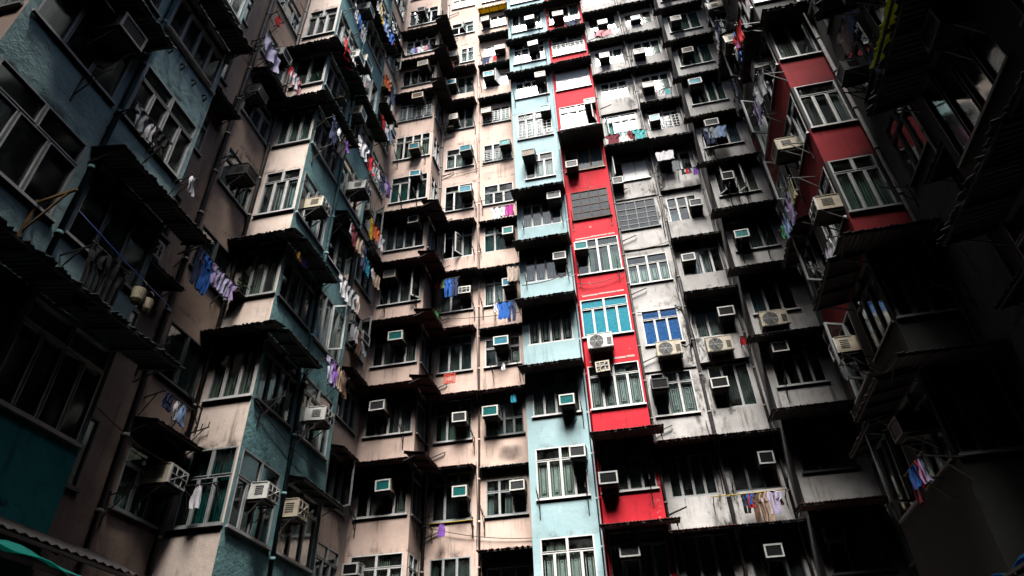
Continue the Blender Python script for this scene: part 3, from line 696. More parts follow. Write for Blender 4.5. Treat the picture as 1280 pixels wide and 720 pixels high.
for i, m in {-1:'redsheet', 0:'sheet', 1:'sheet', 2:'sheet', 3:'sheet', 4:'sheet', 6:'sheet', 7:'sheet', 8:'sheet', 9:'sheet', 5:'timber'}.items(): awning(W['gB'], 4.0, 6.3, i, m=m, d=1.15 if i < 1 else .75 if i < 4 else .5)
for wk, a, b, rr_ in (('gR', 2.52, 4.16, (0, 1, 2, 3, 4, 5, 6, 7, 8, 9, 10)), ('gL', .54, 2.38, (0, 6, 7, 8, 9, 10))):
    for i in rr_: wall_box(W[wk], a, b, -.16 if wk == 'gR' else -.10, .002, sill(i)-1.06, sill(i)-.062, 'grey')
for i in (1, 2, 4, 5): wall_box(W['gL'], .54, 2.38, -.05, .002, sill(i)-1.10, sill(i)-1.02, 'grey')
for i in (4, 9, 8): wall_box(W['p2'], -5.30, -3.52, -.12, .002, sill(i)-1.02, sill(i)-.062, 'pink')
for i in (4, 8): wall_box(W['p1'], -7.12, -5.45, -.08, .002, sill(i)-1.02, sill(i)-.062, 'pink')
for wk, i, us in (('gL',4,(2.32,.52)), ('gL',3,(2.35,)), ('gL',7,(2.3,)), ('gR',4,(2.5,)), ('gR',5,(2.55,)), ('gB',3,(4.7,5.6)), ('gB',1,(4.75,)), ('gR',0,(2.6,4.2)), ('gL',9,(.6,)), ('gL',8,(2.25,)), ('gL',1,(.55,)), ('gB',4,(4.9,5.2,5.5)), ('gR',8,(2.6,))):
    for u in us: bracket(W[wk], u, sill(i)-.04)
for p, q, r in (((2.45,21.02),(2.45,21.02),.05), ((4.22,21.02),(4.22,21.02),.045), ((.56,21.0),(.56,21.0),.05)):
    pipe('G', [(p[0], p[1], GZ), (p[0], p[1], 20), (q[0], q[1], TOP)], r)
pipe('P', [(-5.37, 21.05, GZ), (-5.37, 21.05, TOP)], .035, 'pink'); pipe('P', [(-7.22, 21.03, GZ), (-7.22, 21.03, TOP)], .06)
pipe('D', [(-1.36, 19.96, GZ), (-1.36, 19.96, TOP)], .025, 'red'); pipe('B', [(-1.46, 19.97, GZ), (-1.46, 19.97, TOP)], .02, 'blue')
pipe('G', [(1.95, 20.7, 12.2), (2.15, 20.85, 12.15), (2.38, 21.05, 12.4), (2.40, 21.05, 13.4), (2.3, 21.05, 13.95), (2.1, 21.05, 14.1)], .035, 'pipeb', 'hose')
pipe('G', [(2.75, 20.8, 12.1), (2.55, 21.04, 12.3), (2.52, 21.05, 13.2), (2.62, 21.05, 13.8)], .03, 'pipew', 'hose')
for b_, x, y, side, top in (('P', -7.22, 21.03, 1, 12), ('G', 2.45, 21.02, 1, 12), ('G', .56, 21.0, 1, 10), ('G', 4.22, 21.02, -1, 11)):
    for i in range(0, top):
        z = sill(i)-.42-.1*(i % 3)
        pipe(b_, [(x+side*.62, y+.05, z+.12), (x+side*.6, y, z+.1), (x+side*.25, y, z-.02), (x, y, z-.12)], .024, 'pipe', 'waste_pipe')
for i in range(0, 10, 2):
    pipe('P', [(-5.45+.02*i, 21.05, sill(i)-.9), (-5.43, 21.05, sill(i)+.4), (-5.48, 21.05, sill(i)+1.9)], .012, 'pipeb', 'cable'); pipe('G', [(2.3, 21.05, sill(i)-.7), (2.36, 21.0, sill(i)+.8), (2.28, 21.05, sill(i)+2.4)], .014, 'pipeb', 'cable')
for i in (2, 3, 4): wall_box(W['bl'], -3.46, -1.48, -.10, .002, sill(i)-1.04, sill(i)-.062, 'blue')
# soot patches blown on the wall under the two condensers (thin sheets of dirt on the render)
# --- left block
h = rows('LR', 10.15, 11.48, {-1: dict(cols=3, tc=1, cur='green', fr='alum', h=1.25, pane='gg'), 0: dict(cols=2, tc=0, cur='dk', fr='dkfr', h=1.25), 1: dict(cols=2, tc=0, cur='dk', fr='dkfr', h=1.25), 2: dict(cols=3, tc=1, cur='grey', mask=[0], h=1.3, fr='alum')},
      dict(cols=3, tc=1, cur='dk', fr='alum', h=1.25), -1, 6)
h2 = rows('LR', 8.3, 9.3, {}, [dict(cols=2, tc=1, cur='dk', fr='alum', h=1.25), dict(cols=2, tc=0, cur='dk', fr='dkfr', h=1.25)], -1, 5)
wall_sheet(W['LR'], 7.83, 11.6, GZ, TOP, h+h2, 'pinkd')
h = rows('E2', -9.18, -8.09, {-1: dict(cols=3, tc=2, th=.62, cur='w', pane='gt', fr='alum', mask=[1,2]), 0: dict(cols=3, tc=0, cur='sage', mask=[0,1,2], gr='nest', h=1.45), 1: dict(cols=3, tc=0, cur='sage', mask=[1,2], h=1.5, fr='alum'), 2: dict(cols=3, tc=2, cur='blue', mask=[1,2], gr='nest', h=1.62),
      3: dict(cols=3, tc=0, cur='green', h=1.45, fr='alum'), 4: dict(cols=2, tc=0, cur='dk', fr='alum', pane='gg'), 5: dict(cols=3, tc=2, gr='bars', cur='grey', mask=[])}, dict(cols=3, tc=2, cur='grey'), -1, 8)
wall_sheet(W['E2'], -9.4, -8.05, GZ, TOP, h, 'cream')
h = rows('L2', 11.72, 13.32, {-1: dict(cols=4, tc=2, th=.6, pane='gt', cur='grey', fr='alum', mask=[0,2]), 0: dict(cols=4, tc=2, cur='dk', fr='dkfr'), 1: dict(cols=4, tc=2, cur='dk', fr='dkfr'), 2: dict(cols=4, tc=2, cur='grey', fr='alum', mask=[0,2])}, dict(cols=4, tc=2, cur='dk', fr='alum'), -1, 9)
h2 = rows('L2', 13.62, 15.3, {-1: dict(cols=3, tc=2, cur='w', fr='alum', mask=[1,2]), 1: dict(cols=4, tc=0, cur='grey', fr='alum', opn=(2,), ang=80)}, [dict(cols=4, tc=2, cur='grey', fr='alum', mask=[0,2]), dict(cols=4, tc=2, cur='dk', fr='alum'), dict(cols=3, tc=0, cur='w', fr='white', mask=[1])], -1, 9)
wall_sheet(W['L2'], 11.6, 15.5, GZ, TOP, h+h2, 'teal')
h = rows('LC', 16.0, 17.3, {}, dict(cols=3, tc=2, cur='dk', fr='alum'), -1, 11); h2 = rows('LC', 18.1, 19.6, {}, [dict(cols=3, tc=0, cur='grey', fr='alum', mask=[1], opn=(1,)), dict(cols=3, tc=2, cur='dk', fr='alum')], -1, 11)
wall_sheet(W['LC'], 15.5, 20.0, GZ, TOP, h+h2, 'pink')
tealf = lambda z: 'green' if z < 4.2 else 'tealp'
h = rows('L1', 4.08, 5.82, {}, dict(cols=3, tc=2, th=.5, cur='dk', fr='white', mask=[0], h=1.62), -1, 4)
h2 = rows('L1', 6.12, 7.74, {1: dict(cols=4, tc=2, th=.42, cur='dk', fr='white', mask=[], h=1.55), 0: dict(cols=3, tc=0, cur='dk', fr='white', mask=[1])}, dict(cols=4, tc=2, cur='dk', fr='alum', mask=[1]), -1, 4)
wall_sheet(W['L1'], 3.94, 7.83, GZ, TOP, h+h2, tealf)
wall_sheet(W['L1E'], -9.4, -8.1, GZ, TOP, [window(W['L1E'], -9.2, -8.2, i, cols=2, tc=2, cur='dk', fr='alum') for i in range(-1, 4)], 'pink')
wall_sheet(W['L0'], -6.0, 3.94, GZ, TOP, [], 'pinkd')
for i in (0, 1, 3, 4, 6):
    awning(W['E2'], -9.38, -7.6, i, d=.52); awning(W['L2'], 11.55, 13.42 if i != 0 else 13.3, i, d=.62, m='gsheet')
for i in (-1, 2, 4, 6): awning(W['L2'], 13.5, 15.6, i, d=.55, m='gsheet')
for i in (0, 1, 3, 6, 8): awning(W['LC'], 17.9, 19.3, i, d=.55, m='redsheet' if i < 3 else 'sheet')
for i in (-1, 3): awning(W['LR'], 10.0, 11.5, i, d=.6)
for i in (0, 2): awning(W['LR'], 8.0, 9.6, i, d=.6, m='gsheet' if i else 'sheet')
awning(W['L1'], 3.9, 5.9, 1, d=.7); awning(W['L1'], 5.9, 8.4, 0, d=.66, m='sheet'); awning(W['L1'], 3.9, 8.4, -1, d=.85, m='gsheet', ragged=2); awning(W['L1'], 3.9, 7.9, 2, d=.6); 
for wk, u, z in (('LR',9.9,13.0),('LR',10.05,4.4),('LR',9.7,7.2),('LR',11.52,6.2),('LR',9.8,15.4),('L1',5.2,9.6),('L2',13.5,6.9),('L2',12.0,7.0),('E2',-9.2,6.8),('L2',11.9,15.2),('LR',9.7,17.9),('LR',8.1,12.7)): bracket(W[wk], u, z)
pipe('L', [(-7.98, 13.47, GZ), (-7.98, 13.47, TOP)], .05, 'teal'); pipe('L', [(-9.3, 9.85, GZ), (-9.3, 9.85, TOP)], .06); pipe('L', [(-9.3, 11.5, GZ), (-9.3, 11.5, TOP)], .05)
pipe('L', [(-8.03, 5.98, GZ), (-8.03, 5.98, TOP)], .045, 'teal'); pipe('L', [(-9.3, 17.6, GZ), (-9.3, 17.6, TOP)], .06)
for u in (6.35, 6.75, 7.15, 7.55):       # rusty hooks on the teal panel
    pipe('L', [W['L1'].pt(u, .0, 12.2), W['L1'].pt(u, -.10, 12.18), W['L1'].pt(u+.01, -.13, 12.06), W['L1'].pt(u, -.07, 11.98)], .018, 'rust', 'hook')
pipe('L', [W['L1'].pt(6.1, -.02, 12.5), W['L1'].pt(6.1, -.1, 12.55), W['L1'].pt(7.6, -.1, 12.57), W['L1'].pt(7.6, -.02, 12.5)], .022, 'alum', 'rail')
# --- right block
redf = lambda z: 'redd' if 8.6 < z < 15.4 and (z-5.85) % H < 1.18 else 'darkr'  # outside these panels the wall takes the painted-in shade
h = rows('ER', 5.27, 6.25, {1: dict(cols=3, tc=2, cur='green'), 0: dict(cols=3, tc=2, cur='blue', fr='alum', mask=[0,2]), 2: dict(cols=3, tc=1, cur='w', mask=[2], fr='white'), 3: dict(cols=2, tc=0, cur='sage', mask=[0], fr='white')}, dict(cols=3, tc=2, cur='dk', fr='alum'), -1, 6)
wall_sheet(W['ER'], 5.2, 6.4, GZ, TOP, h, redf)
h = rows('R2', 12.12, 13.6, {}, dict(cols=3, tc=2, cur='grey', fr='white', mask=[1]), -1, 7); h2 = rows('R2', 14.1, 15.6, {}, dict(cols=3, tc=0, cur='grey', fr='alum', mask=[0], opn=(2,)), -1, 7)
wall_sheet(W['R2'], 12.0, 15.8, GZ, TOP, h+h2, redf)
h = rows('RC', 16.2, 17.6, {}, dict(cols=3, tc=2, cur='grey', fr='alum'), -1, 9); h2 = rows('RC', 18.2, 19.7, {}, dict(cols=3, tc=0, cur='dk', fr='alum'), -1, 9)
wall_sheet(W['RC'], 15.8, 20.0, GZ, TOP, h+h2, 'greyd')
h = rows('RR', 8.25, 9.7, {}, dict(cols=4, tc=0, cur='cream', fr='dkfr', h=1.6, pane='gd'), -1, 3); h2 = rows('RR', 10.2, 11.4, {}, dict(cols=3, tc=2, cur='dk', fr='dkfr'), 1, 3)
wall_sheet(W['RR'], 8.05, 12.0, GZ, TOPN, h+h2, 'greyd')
h = rows('R1', 6.1, 7.9, {0: dict(cols=4, tc=0, fr='dkfr', cur='tanc', mask=[0,1,2])}, dict(cols=4, tc=2, cur='dk', fr='dkfr'), -1, 3) if False else rows('R1', 6.1, 7.9, {0: dict(cols=4, tc=0, fr='dkfr', cur='cream', mask=[0,1,2])}, dict(cols=4, tc=2, cur='dk', fr='dkfr'), -1, 3)
h2 = rows('R1', 3.6, 5.6, {}, dict(cols=4, tc=2, cur='dk', fr='dkfr'), -1, 3)
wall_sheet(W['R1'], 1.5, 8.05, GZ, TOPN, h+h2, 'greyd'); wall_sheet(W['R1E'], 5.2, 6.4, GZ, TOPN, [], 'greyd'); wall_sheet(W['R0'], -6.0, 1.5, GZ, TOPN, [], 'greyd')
for i in (-1, 0, 1, 2, 3): awning(W['R1'], 5.9, 8.1, i, d=.75, m='gsheet', ragged=2); awning(W['R1'], 3.4, 5.85, i, d=.7, m='sheet')
for i in (-1, 0, 2, 3): awning(W['RR'], 8.2, 10.0, i, d=.6)
for i in (-1, 0, 3, 5): awning(W['ER'], 4.6 if i < 1 else 5.15, 6.35, i, d=.9 if i < 1 else .6); awning(W['R2'], 11.95, 13.8, i, d=.8 if i < 1 else .55)  # the deep lowest awnings are added to shade the foot of the block
for i in (-1, 1, 4): awning(W['R2'], 13.9, 15.8, i, d=.55)
for wk, u, z in (('RR',11.5,7.2),('RR',11.2,12.6),('R2',13.9,9.7),('R2',12.4,12.5),('RR',11.6,9.9),('R2',14.0,12.5)): bracket(W[wk], u, z)
pipe('N', [(6.32, 11.85, GZ), (6.32, 11.85, TOPN)], .05); pipe('N', [(6.32, 10.05, GZ), (6.32, 10.05, TOPN)], .045); pipe('K', [(6.3, 16.0, GZ), (6.3, 16.0, TOP)], .06)

# --- hidden ends, backs and roofs so that every block is a closed solid
def cap(b, pts, m):
    off = Vector(BL[b]['root'].location); BL[b]['mb'].quad([Vector(p)-off for p in pts], matidx(b, m))
def vcap(b, x0, y0, x1, y1, m):
    t = TOPN if b == 'N' else TOP
    cap(b, [(x0,y0,GZ),(x1,y1,GZ),(x1,y1,t),(x0,y0,t)], m)
vcap('L', -9.4, 7.83, -8.1, 7.83, 'pink'); vcap('L', -9.4, 15.5, -8.05, 15.5, 'pink')
vcap('N', 5.2, 8.05, 6.4, 8.05, 'greyd'); vcap('K', 5.2, 15.8, 6.4, 15.8, 'red')
vcap('L', -15, -6, -9.4, -6, 'pinkd'); vcap('L', -15, 20, -15, -6, 'pinkd'); vcap('L', -15, 20, -9.4, 20, 'pinkd')
vcap('N', 12, -6, 6.4, -6, 'greyd'); vcap('N', 12, 12, 12, -6, 'greyd'); vcap('K', 12, 20, 12, 12, 'greyd'); vcap('K', 6.4, 12, 12, 12, 'greyd'); vcap('K', 12, 20, 6.4, 20, 'greyd')
for b, x0, x1, y0, m in (('P',-9.4,-3.48,20,'pink'), ('B',-3.48,-1.4,20,'blue'), ('D',-1.4,.48,20,'red'), ('G',.48,6.4,20,'grey')):
    vcap(b, x1, 30, x0, 30, m)
    if b == 'P': vcap(b, x0, 30, x0, y0, m)
    if b == 'G': vcap(b, x1, y0, x1, 30, m)
for b, rects in {'P': [(-9.4,-7.35,20,30),(-7.35,-3.48,21.1,30)], 'B': [(-3.48,-1.4,20,30)], 'D': [(-1.4,.48,20,30)], 'G': [(.48,4.35,21.1,30),(4.35,6.4,20,30)],
   'L': [(-15,-9.4,-6,20),(-9.4,-8.1,3.94,7.83),(-9.4,-8.05,11.6,15.5)], 'K': [(6.4,12,12,20),(5.2,6.4,12,15.8)], 'N': [(6.4,12,-6,12),(5.2,6.4,1.5,8.05)]}.items():
    for x0, x1, y0, y1 in rects: cap(b, [(x, y, TOPN if b == 'N' else TOP) for x, y in ((x0,y0),(x1,y0),(x1,y1),(x0,y1))], 'roof')
for k, d in BL.items(): put('wall', d['mb'].mesh('wall', d['mats']), d['root'])
# unseen block closing the courtyard behind the viewer, height set for the light
building('S', 'apartment_building', (-1.5, -9, GZ), 'tall plain apartment block closing the courtyard behind the viewer')
mb = MB(); mb.box(-13.5, 13.5, -5, 2.9, 0, 35.0, 0)
for i in range(10):
    for x in range(-6, 7, 2): mb.box(x-.6, x+.6, 2.895, 2.93, 5.5+2.77*i, 7+2.77*i, 1)
put('wall', mb.mesh('wall', ['greyd', 'room']), BL['S']['root'])
# ------------------------------------------------------------------ air conditioners: wall, row, u, z, rim, fins, braced
ORD = ['lowest', 'second', 'third', 'fourth', 'fifth', 'sixth', 'seventh', 'eighth', 'ninth', 'tenth', 'eleventh', 'twelfth', 'thirteenth']
PL = dict(pB='on the pink bay', p1='on the pink wall by the bay', p2='on the pink wall by the blue strip', bl='on the blue strip', rd='on the red strip', gL='on the grey wall by the red strip',
  gR='on the right half of the grey wall', gB='on the grey corner bay', LR='on the recessed left wall', LC='on the far left inner wall', L1='on the nearest left teal bay', L2='on the farther left teal bay', E2='on the pink end of the left bay',
  R1='on the nearest right bay', RR='on the recessed right wall', R2='on the red right bay', RC='on the far right inner wall')
def at(wk, i): return f"{PL[wk]}, {ORD[i+1]} row up"
ACS = [
 ('pB',0,-8.13,7.85,'w','t'), ('pB',-1,-8.98,5.4,'w','k'), ('pB',2,-8.15,13.49,'w','t'), ('pB',1,-8.58,10.68,'w','d'), ('pB',4,-7.85,19.3,'w','d'), ('pB',3,-8.65,16.5,'b','w'), ('pB',6,-8.07,23.88,'b','c'), ('pB',5,-7.98,22.15,'w','c'), ('pB',8,-7.95,30.2,'b','w'), ('pB',7,-8.1,27.57,'b','n'), ('pB',10,-8.37,35.6,'g','d'),
 ('p1',0,-5.9,7.81,'w','t'), ('p1',1,-6.0,10.46,'w','d'), ('p1',3,-5.9,16.04,'w','d',True), ('p1',5,-5.9,21.6,'g','c'), ('p1',6,-5.9,24.35,'g','c'), ('p1',7,-6.6,26.95,'b','w'), ('p1',8,-6.75,29.75,'w','c'), ('p1',9,-6.72,32.2,'k','d'),
 ('p2',0,-4.01,7.82,'w','d'), ('p2',1,-4.85,10.53,'w','t'), ('p2',2,-4.43,13.32,'w','c'), ('p2',4,-4.02,18.79,'w','t'), ('p2',3,-4.05,16.05,'w','c'), ('p2',6,-4.0,24.25,'k','t'), ('p2',7,-4.91,27.0,'b','w'), ('p2',8,-4.73,29.75,'w','c'), ('p2',9,-4.12,31.9,'b','w'), ('p2',10,-4.9,35.1,'b','w'),
 ('bl',0,-1.85,8.25,'w','d'), ('bl',1,-2.04,10.05,'w','t'), ('bl',3,-1.85,16.12,'w','d'), ('bl',4,-1.85,19.2,'w','d'), ('bl',5,-2.75,21.99,'k','n'), ('bl',6,-1.87,24.85,'k','t'), ('bl',7,-1.97,27.35,'b','d'), ('bl',8,-2.16,30.0,'w','c'), ('bl',9,-2.25,32.5,'w','w'),
 ('rd',-1,-.69,5.18,'w','d'), ('rd',0,-1.02,7.3,'g','k'), ('rd',1,-.74,11.1,'b','w',True), ('rd',3,-1.02,16.38,'w','t'), ('rd',5,-.98,20.86,'g','k'), ('rd',6,.18,24.8,'w','d'), ('rd',9,-.76,32.1,'n','n'),
 ('gL',1,1.0,10.75,'k','k'), ('gL',5,.82,20.6,'g','k'), ('gL',8,1.26,29.4,'w','w'), ('gL',9,1.5,32.3,'w','t'),
 ('gR',9,3.22,32.2,'w','c'), ('gR',8,2.98,29.1,'w','d'), ('gR',7,3.0,26.4,'b','w'), ('gR',6,2.96,24.1,'w','c'), ('gR',5,2.95,21.36,'w','t'), ('gR',4,3.72,18.58,'w','d'), ('gR',3,2.95,15.96,'w','d'), ('gR',2,3.74,13.25,'w','k'), ('gR',1,2.95,10.5,'w','k'), ('gR',0,3.75,7.85,'g','k'), ('gR',-1,3.3,5.12,'g','k'),
 ('gB',8,4.85,29.6,'w','w'), ('gB',7,4.97,27.1,'b','k'), ('gB',6,4.84,24.6,'w','c'), ('gB',5,4.96,21.8,'w','d'), ('gB',4,4.95,18.75,'w','k'), ('gB',3,4.8,15.72,'w','t'), ('gB',1,4.85,10.95,'w','k'), ('gB',-1,4.8,5.2,'w','k'),
 ('RC',7,18.3,27.2,'w','c'), ('RC',6,17.2,24.4,'w','t'), ('RC',5,18.9,21.6,'g','t'), ('R2',5,14.4,21.8,'w','c'), ('R2',4,14.0,19.2,'w','t'), ('R2',3,12.83,16.14,'w','c'), ('R2',2,13.2,13.16,'b','t'), ('R2',1,12.3,10.2,'w','t',True), ('R2',0,14.6,7.9,'w','d'), ('R2',-1,12.73,5.1,'w','d'), ('RR',2,10.92,13.06,'g','t'), ('R1',0,6.4,8.2,'g','k'), ('R1',1,7.2,10.9,'b','d'),
 ('L2',3,14.54,16.08,'w','c',True), ('L2',4,13.65,18.9,'w','c'), ('L2',5,12.81,20.9,'w','c'), ('L2',6,12.92,24.2,'g','c'), ('LC',4,18.0,18.6,'w','d',True), ('LC',7,18.19,26.77,'w','c'), ('LC',6,18.9,24.4,'w','c'), ('L2',8,14.6,29.8,'w','c'), ('LR',4,10.72,18.49,'g','d'), ('L2',0,14.21,7.67,'w','d',True), ('L2',-1,12.48,5.1,'w','d',True),
 ('LR',-1,11.0,5.04,'w','k',True), ('L1',1,5.21,10.81,'w','d'), ('LR',0,8.62,9.0,'w','d',True), ('L2',2,12.3,13.2,'w','w',True), ('LR',2,10.7,13.2,'k','k'), ('LR',3,10.3,16.1,'k','k'), ('LC',2,18.6,12.9,'g','k')]
for t in ACS:
    wk, i, u, z, rim, fin = t[:6]
    ac(wk, u, z, rim, fin, len(t) > 6, at(wk, i))
ac('L2', 13.3, 21.3, 'w', 'c', False, 'right of its twin on the farther left teal bay')
ac('L2', 13.75, 5.15, 'b', 'd', True, 'on the farther left teal bay, right of the lowest windows')
condenser('rd', -.74, 12.1, 'w', 'under the turquoise window of the red strip')
condenser('gL', 1.56, 12.1, 'b', 'under the deep blue window of the grey wall')
condenser('gR', 3.25, 12.0, 'b', 'on the stained right half of the grey wall')
condenser('gB', 4.98, 12.05, 'b', 'on the grey corner bay below its blue-curtained window')

# ------------------------------------------------------------------ washing
line('L2', 20.15, [('sheet','red',11.85,.85), ('towel','white',12.35)], 'high on the farther left teal bay', out=.5)
line('L2', 25.2, [('towel','white',13.3), ('shirt','yellow',13.55), ('shirt','light blue',14.05,1.1), ('shirt','blue',14.45,1.1), ('rag','red',14.75)], 'near the top of the farther left bay')
line('L2', 17.45, [('shirt','white',13.7,1.1), ('towel','navy',14.0), ('shirt','red',14.35,1.1), ('shirt','grey',14.75), ('rag','white',15.0)], 'midway up the farther left teal bay')
line('LC', 20.9, [('trousers','navy',18.3), ('shirt','lilac',18.7,1.1), ('towel','purple',18.95)], 'on the inner wall beside the pink bay, seventh row')
line('L2', 16.25, [('trousers','navy',11.8), ('rag','white',12.1), ('trousers','black',12.35), ('rag','purple',12.6)], 'in shadow beside the fifth-row pink bay end')
line('LC', 17.85, [('trousers','yellow',17.75), ('shirt','orange',18.2), ('shirt','white',18.6,1.1)], 'on the inner wall left of the pink bay')
line('LC', 15.85, [('rag','red',17.5), ('shirt','cyan',17.85), ('rag','white',18.3), ('towel','tan',18.7)], 'on the inner wall below the orange washing', ext=.3)
line('pB', 31.6, [('rag','light blue',-8.55), ('rag','purple',-8.35), ('shirt','white',-8.1,.8), ('rag','pink',-7.8), ('rag','navy',-7.65)], 'at the top of the pink bay')
line('p1', 16.55, [('rag','red',-6.95), ('rag','pale green',-6.72), ('trousers','blue',-6.5,.95), ('trousers','navy',-6.25,.95)], 'on the pink wall, fifth window row up')
line('p1', 15.05, [('rag','red',-7.1), ('rag','green',-6.95)], 'low left of the fifth-row pink wall window', ext=.12)
line('p2', 15.0, [('rag','white',-4.55), ('jacket','blue',-4.22), ('trousers','navy',-3.95), ('rag','grey',-3.72)], 'on the pink wall against the blue strip', ext=.2)
line('p2', 20.05, [('shirt','white',-4.4), ('rag','white',-4.15,1.3,'second'), ('towel','magenta',-3.92)], 'beside the magenta towel on the pink wall', ext=.2)
line('p2', 16.65, [('towel','beige',-3.8,1.2)], 'hung at the left edge of the blue strip', ext=.3)
line('p2', 12.3, [('rag','white',-4.32,.7)], 'under the fourth-row window of the pink wall', ext=.55)
line('p2', 11.25, [('rag','cyan',-4.06)], 'alone on a ledge left of the blue strip', ext=.3, out=.3)
line('p1', 6.85, [('rag','purple',-6.53)], 'under the second-row pink wall window', out=.35, colour='ysheet', u0=-7.0, u1=-5.5)
line('L2', 9.05, [('shirt','lavender',13.8), ('shirt','purple',14.08,.9), ('towel','tan',14.35), ('towel','brown',14.6)], 'low on the farther left teal bay')
line('E2', 4.95, [('rag','white',-8.56,1.1)], 'in front of the teal glazed corner window', ext=.4, out=.3)
line('LR', 6.5, [('shorts','navy',10.3,.7), ('rag','white',10.6), ('rag','light blue',10.8)], 'on the recessed left wall under the rusty awning', out=.4)
line('LR', 9.85, [('trousers','navy',9.9), ('trousers','blue',10.15), ('shirt','lilac',10.5,.8), ('shirt','lavender',10.72,.8), ('shirt','lilac',10.95,.75,'second')], 'between the teal bays', out=.5)
line('L2', 11.25, [('rag','gold',11.75), ('rag','purple',11.98)], 'at the corner below the white framed pink bay', out=.35, ext=.15)
line('L1', 9.75, [('shirt','grey',6.15,.7), ('rag','white',6.4), ('shorts','black',6.65)], 'under the white framed window of the nearest teal bay', out=.45)
line('L1', 9.75, [('rag','white',7.7)], 'at the far edge of the nearest teal bay', out=.4, ext=.12)
line('L1', 6.75, [('trousers','black',6.4,1.1), ('jacket','black',6.75)], 'in the shade of the nearest teal bay', out=.55)
line('LR', 17.75, [('sheet','lavender',9.95,.8)], 'high on the recessed left wall', out=.6)
line('LR', 19.8, [('rag','red',10.13)], 'at the top of the recessed left wall', out=.3)
line('LR', 18.2, [('rag','red',10.95), ('towel','white',11.15), ('shirt','pink',11.35)], 'beside the small pink framed end window', out=.6, ext=.15)
line('gL', 23.3, [('shirt','maroon',.95), ('rag','orange',1.7), ('shirt','maroon',1.9,.9,'second'), ('shirt','teal',2.12)], 'on the grey wall against the red strip', ext=.15)
line('rd', 31.4, [('rag','black',-.35), ('shirt','navy',-.1,.8), ('shirt','black',.12,.8), ('rag','pink',.3)], 'across the open balcony of the red strip', out=.4, ext=.15)
line('gL', 31.35, [('blanket','pink',1.55), ('towel','black',1.2), ('towel','white',2.05)], 'near the top of the grey wall', out=.6)
line('gB', 21.45, [('trousers','navy',4.7), ('shirt','grey',4.92), ('shirt','light blue',5.1)], 'on the grey corner bay', out=.55)
line('gB', 20.5, [('towel','black',4.62,.7)], 'bundled on the sill of the grey corner bay', out=.3)
line('gR', 20.55, [('rag','purple',4.05), ('sock','black',3.55), ('sock','red',3.72), ('sock','navy',3.82)], 'on the right half of the grey wall', out=.45)
line('R2', 17.3, [('shirt','red',12.2), ('shirt','blue',12.55), ('rag','white',12.8)], 'high on the right red bay', out=.65)
line('RC', 21.6, [('shirt','light blue',17.4), ('rag','white',17.8), ('shirt','grey',18.2)], 'far up the right inner wall', out=.6)
line('R2', 14.9, [('shirt','grey',12.15,1.15), ('shirt','lavender',12.5,1.1), ('shirt','lilac',12.85,1.1), ('shorts','black',13.15)], 'across the middle of the right red bay', out=.65)
line('R2', 11.75, [('towel','olive',12.9), ('jacket','lilac',13.4), ('shirt','light blue',14.1), ('rag','green',14.5)], 'below the braced air conditioner on the right', out=.6)
line('R2', 9.2, [('rag','white',12.15,1.3), ('rag','lavender',12.35)], 'low on the side of the right red bay', out=.55)
line('RR', 13.35, [('shirt','lavender',9.2,1.1), ('shirt','light blue',9.45,1.1), ('jacket','beige',9.85)], 'on the recessed right wall', out=.6)
line('RR', 11.75, [('sheet','taupe',8.7,.5), ('towel','olive',8.98,.9), ('shirt','light blue',9.3)], 'under the yellow-green awning', out=.6)
line('R2', 4.25, [('rag','lilac',12.0), ('rag','red',12.15), ('towel','blue',12.4,.6), ('rag','maroon',12.6,1.4)], 'in the dark foot of the right block', out=.6)
line('R2', 7.2, [('rag','white',13.8)], 'in the shaded right corner', out=.6)
line('gR', 6.75, [('trousers','black',2.85,.6), ('rag','red',3.0), ('shirt','blue',2.95,.5), ('trousers','brown',3.2), ('trousers','tan',3.38), ('shirt','lavender',3.56), ('rag','brown',3.75)], 'low on the grey wall', out=.55, u0=1.9, u1=4.1, colour='ysheet')
line('gR', 12.15, [('rag','red',4.05,.8)], 'at the edge of the stained grey wall', out=.45, ext=.12)
awning(W['R1'], 6.1, 7.3, z=9.1, d=.8, drop=.35, m='ygsheet')

line('L2', 22.6, [('shirt','white',12.0), ('towel','blue',12.3), ('trousers','grey',12.6)], 'on the farther left bay below the top washing', out=.5)
line('L2', 13.95, [('rag','white',13.9), ('shirt','maroon',14.2), ('towel','tan',14.6), ('trousers','navy',14.95)], 'on the farther left bay beside its fourth-row window', out=.5)
line('L2', 11.9, [('shirt','white',14.0), ('shirt','grey',14.4), ('towel','beige',14.8)], 'on the farther left bay beside its third-row window', out=.5)
line('LC', 23.9, [('shirt','red',17.8), ('shirt','white',18.2), ('towel','light blue',18.6), ('rag','olive',18.9)], 'high on the inner wall beside the pink bay', out=.55)
line('LC', 26.6, [('shirt','orange',17.6), ('rag','white',17.9), ('trousers','navy',18.3)], 'at the top of the inner wall beside the pink bay', out=.55)
line('LC', 12.9, [('towel','white',17.7), ('trousers','brown',18.1), ('shirt','grey',18.5)], 'low on the inner wall beside the pink bay', out=.5)
line('RC', 18.8, [('shirt','white',17.0), ('trousers','navy',17.4), ('shirt','maroon',17.8)], 'midway up the right inner wall', out=.55)
line('RC', 24.3, [('shirt','grey',16.8), ('towel','red',17.2), ('shirt','blue',17.6)], 'near the top of the right inner wall', out=.55)
line('R2', 20.2, [('shirt','navy',13.9), ('towel','white',14.25), ('shirt','taupe',14.6)], 'at the top of the right red bay', out=.55)
line('gR', 25.95, [('shirt','white',3.5,.8), ('rag','teal',3.8)], 'on the right half of the grey wall, high up', out=.45)
line('p2', 31.4, [('shirt','navy',-4.9,.8), ('rag','white',-4.6), ('rag','red',-4.4)], 'near the top of the pink wall by the blue strip', out=.4)
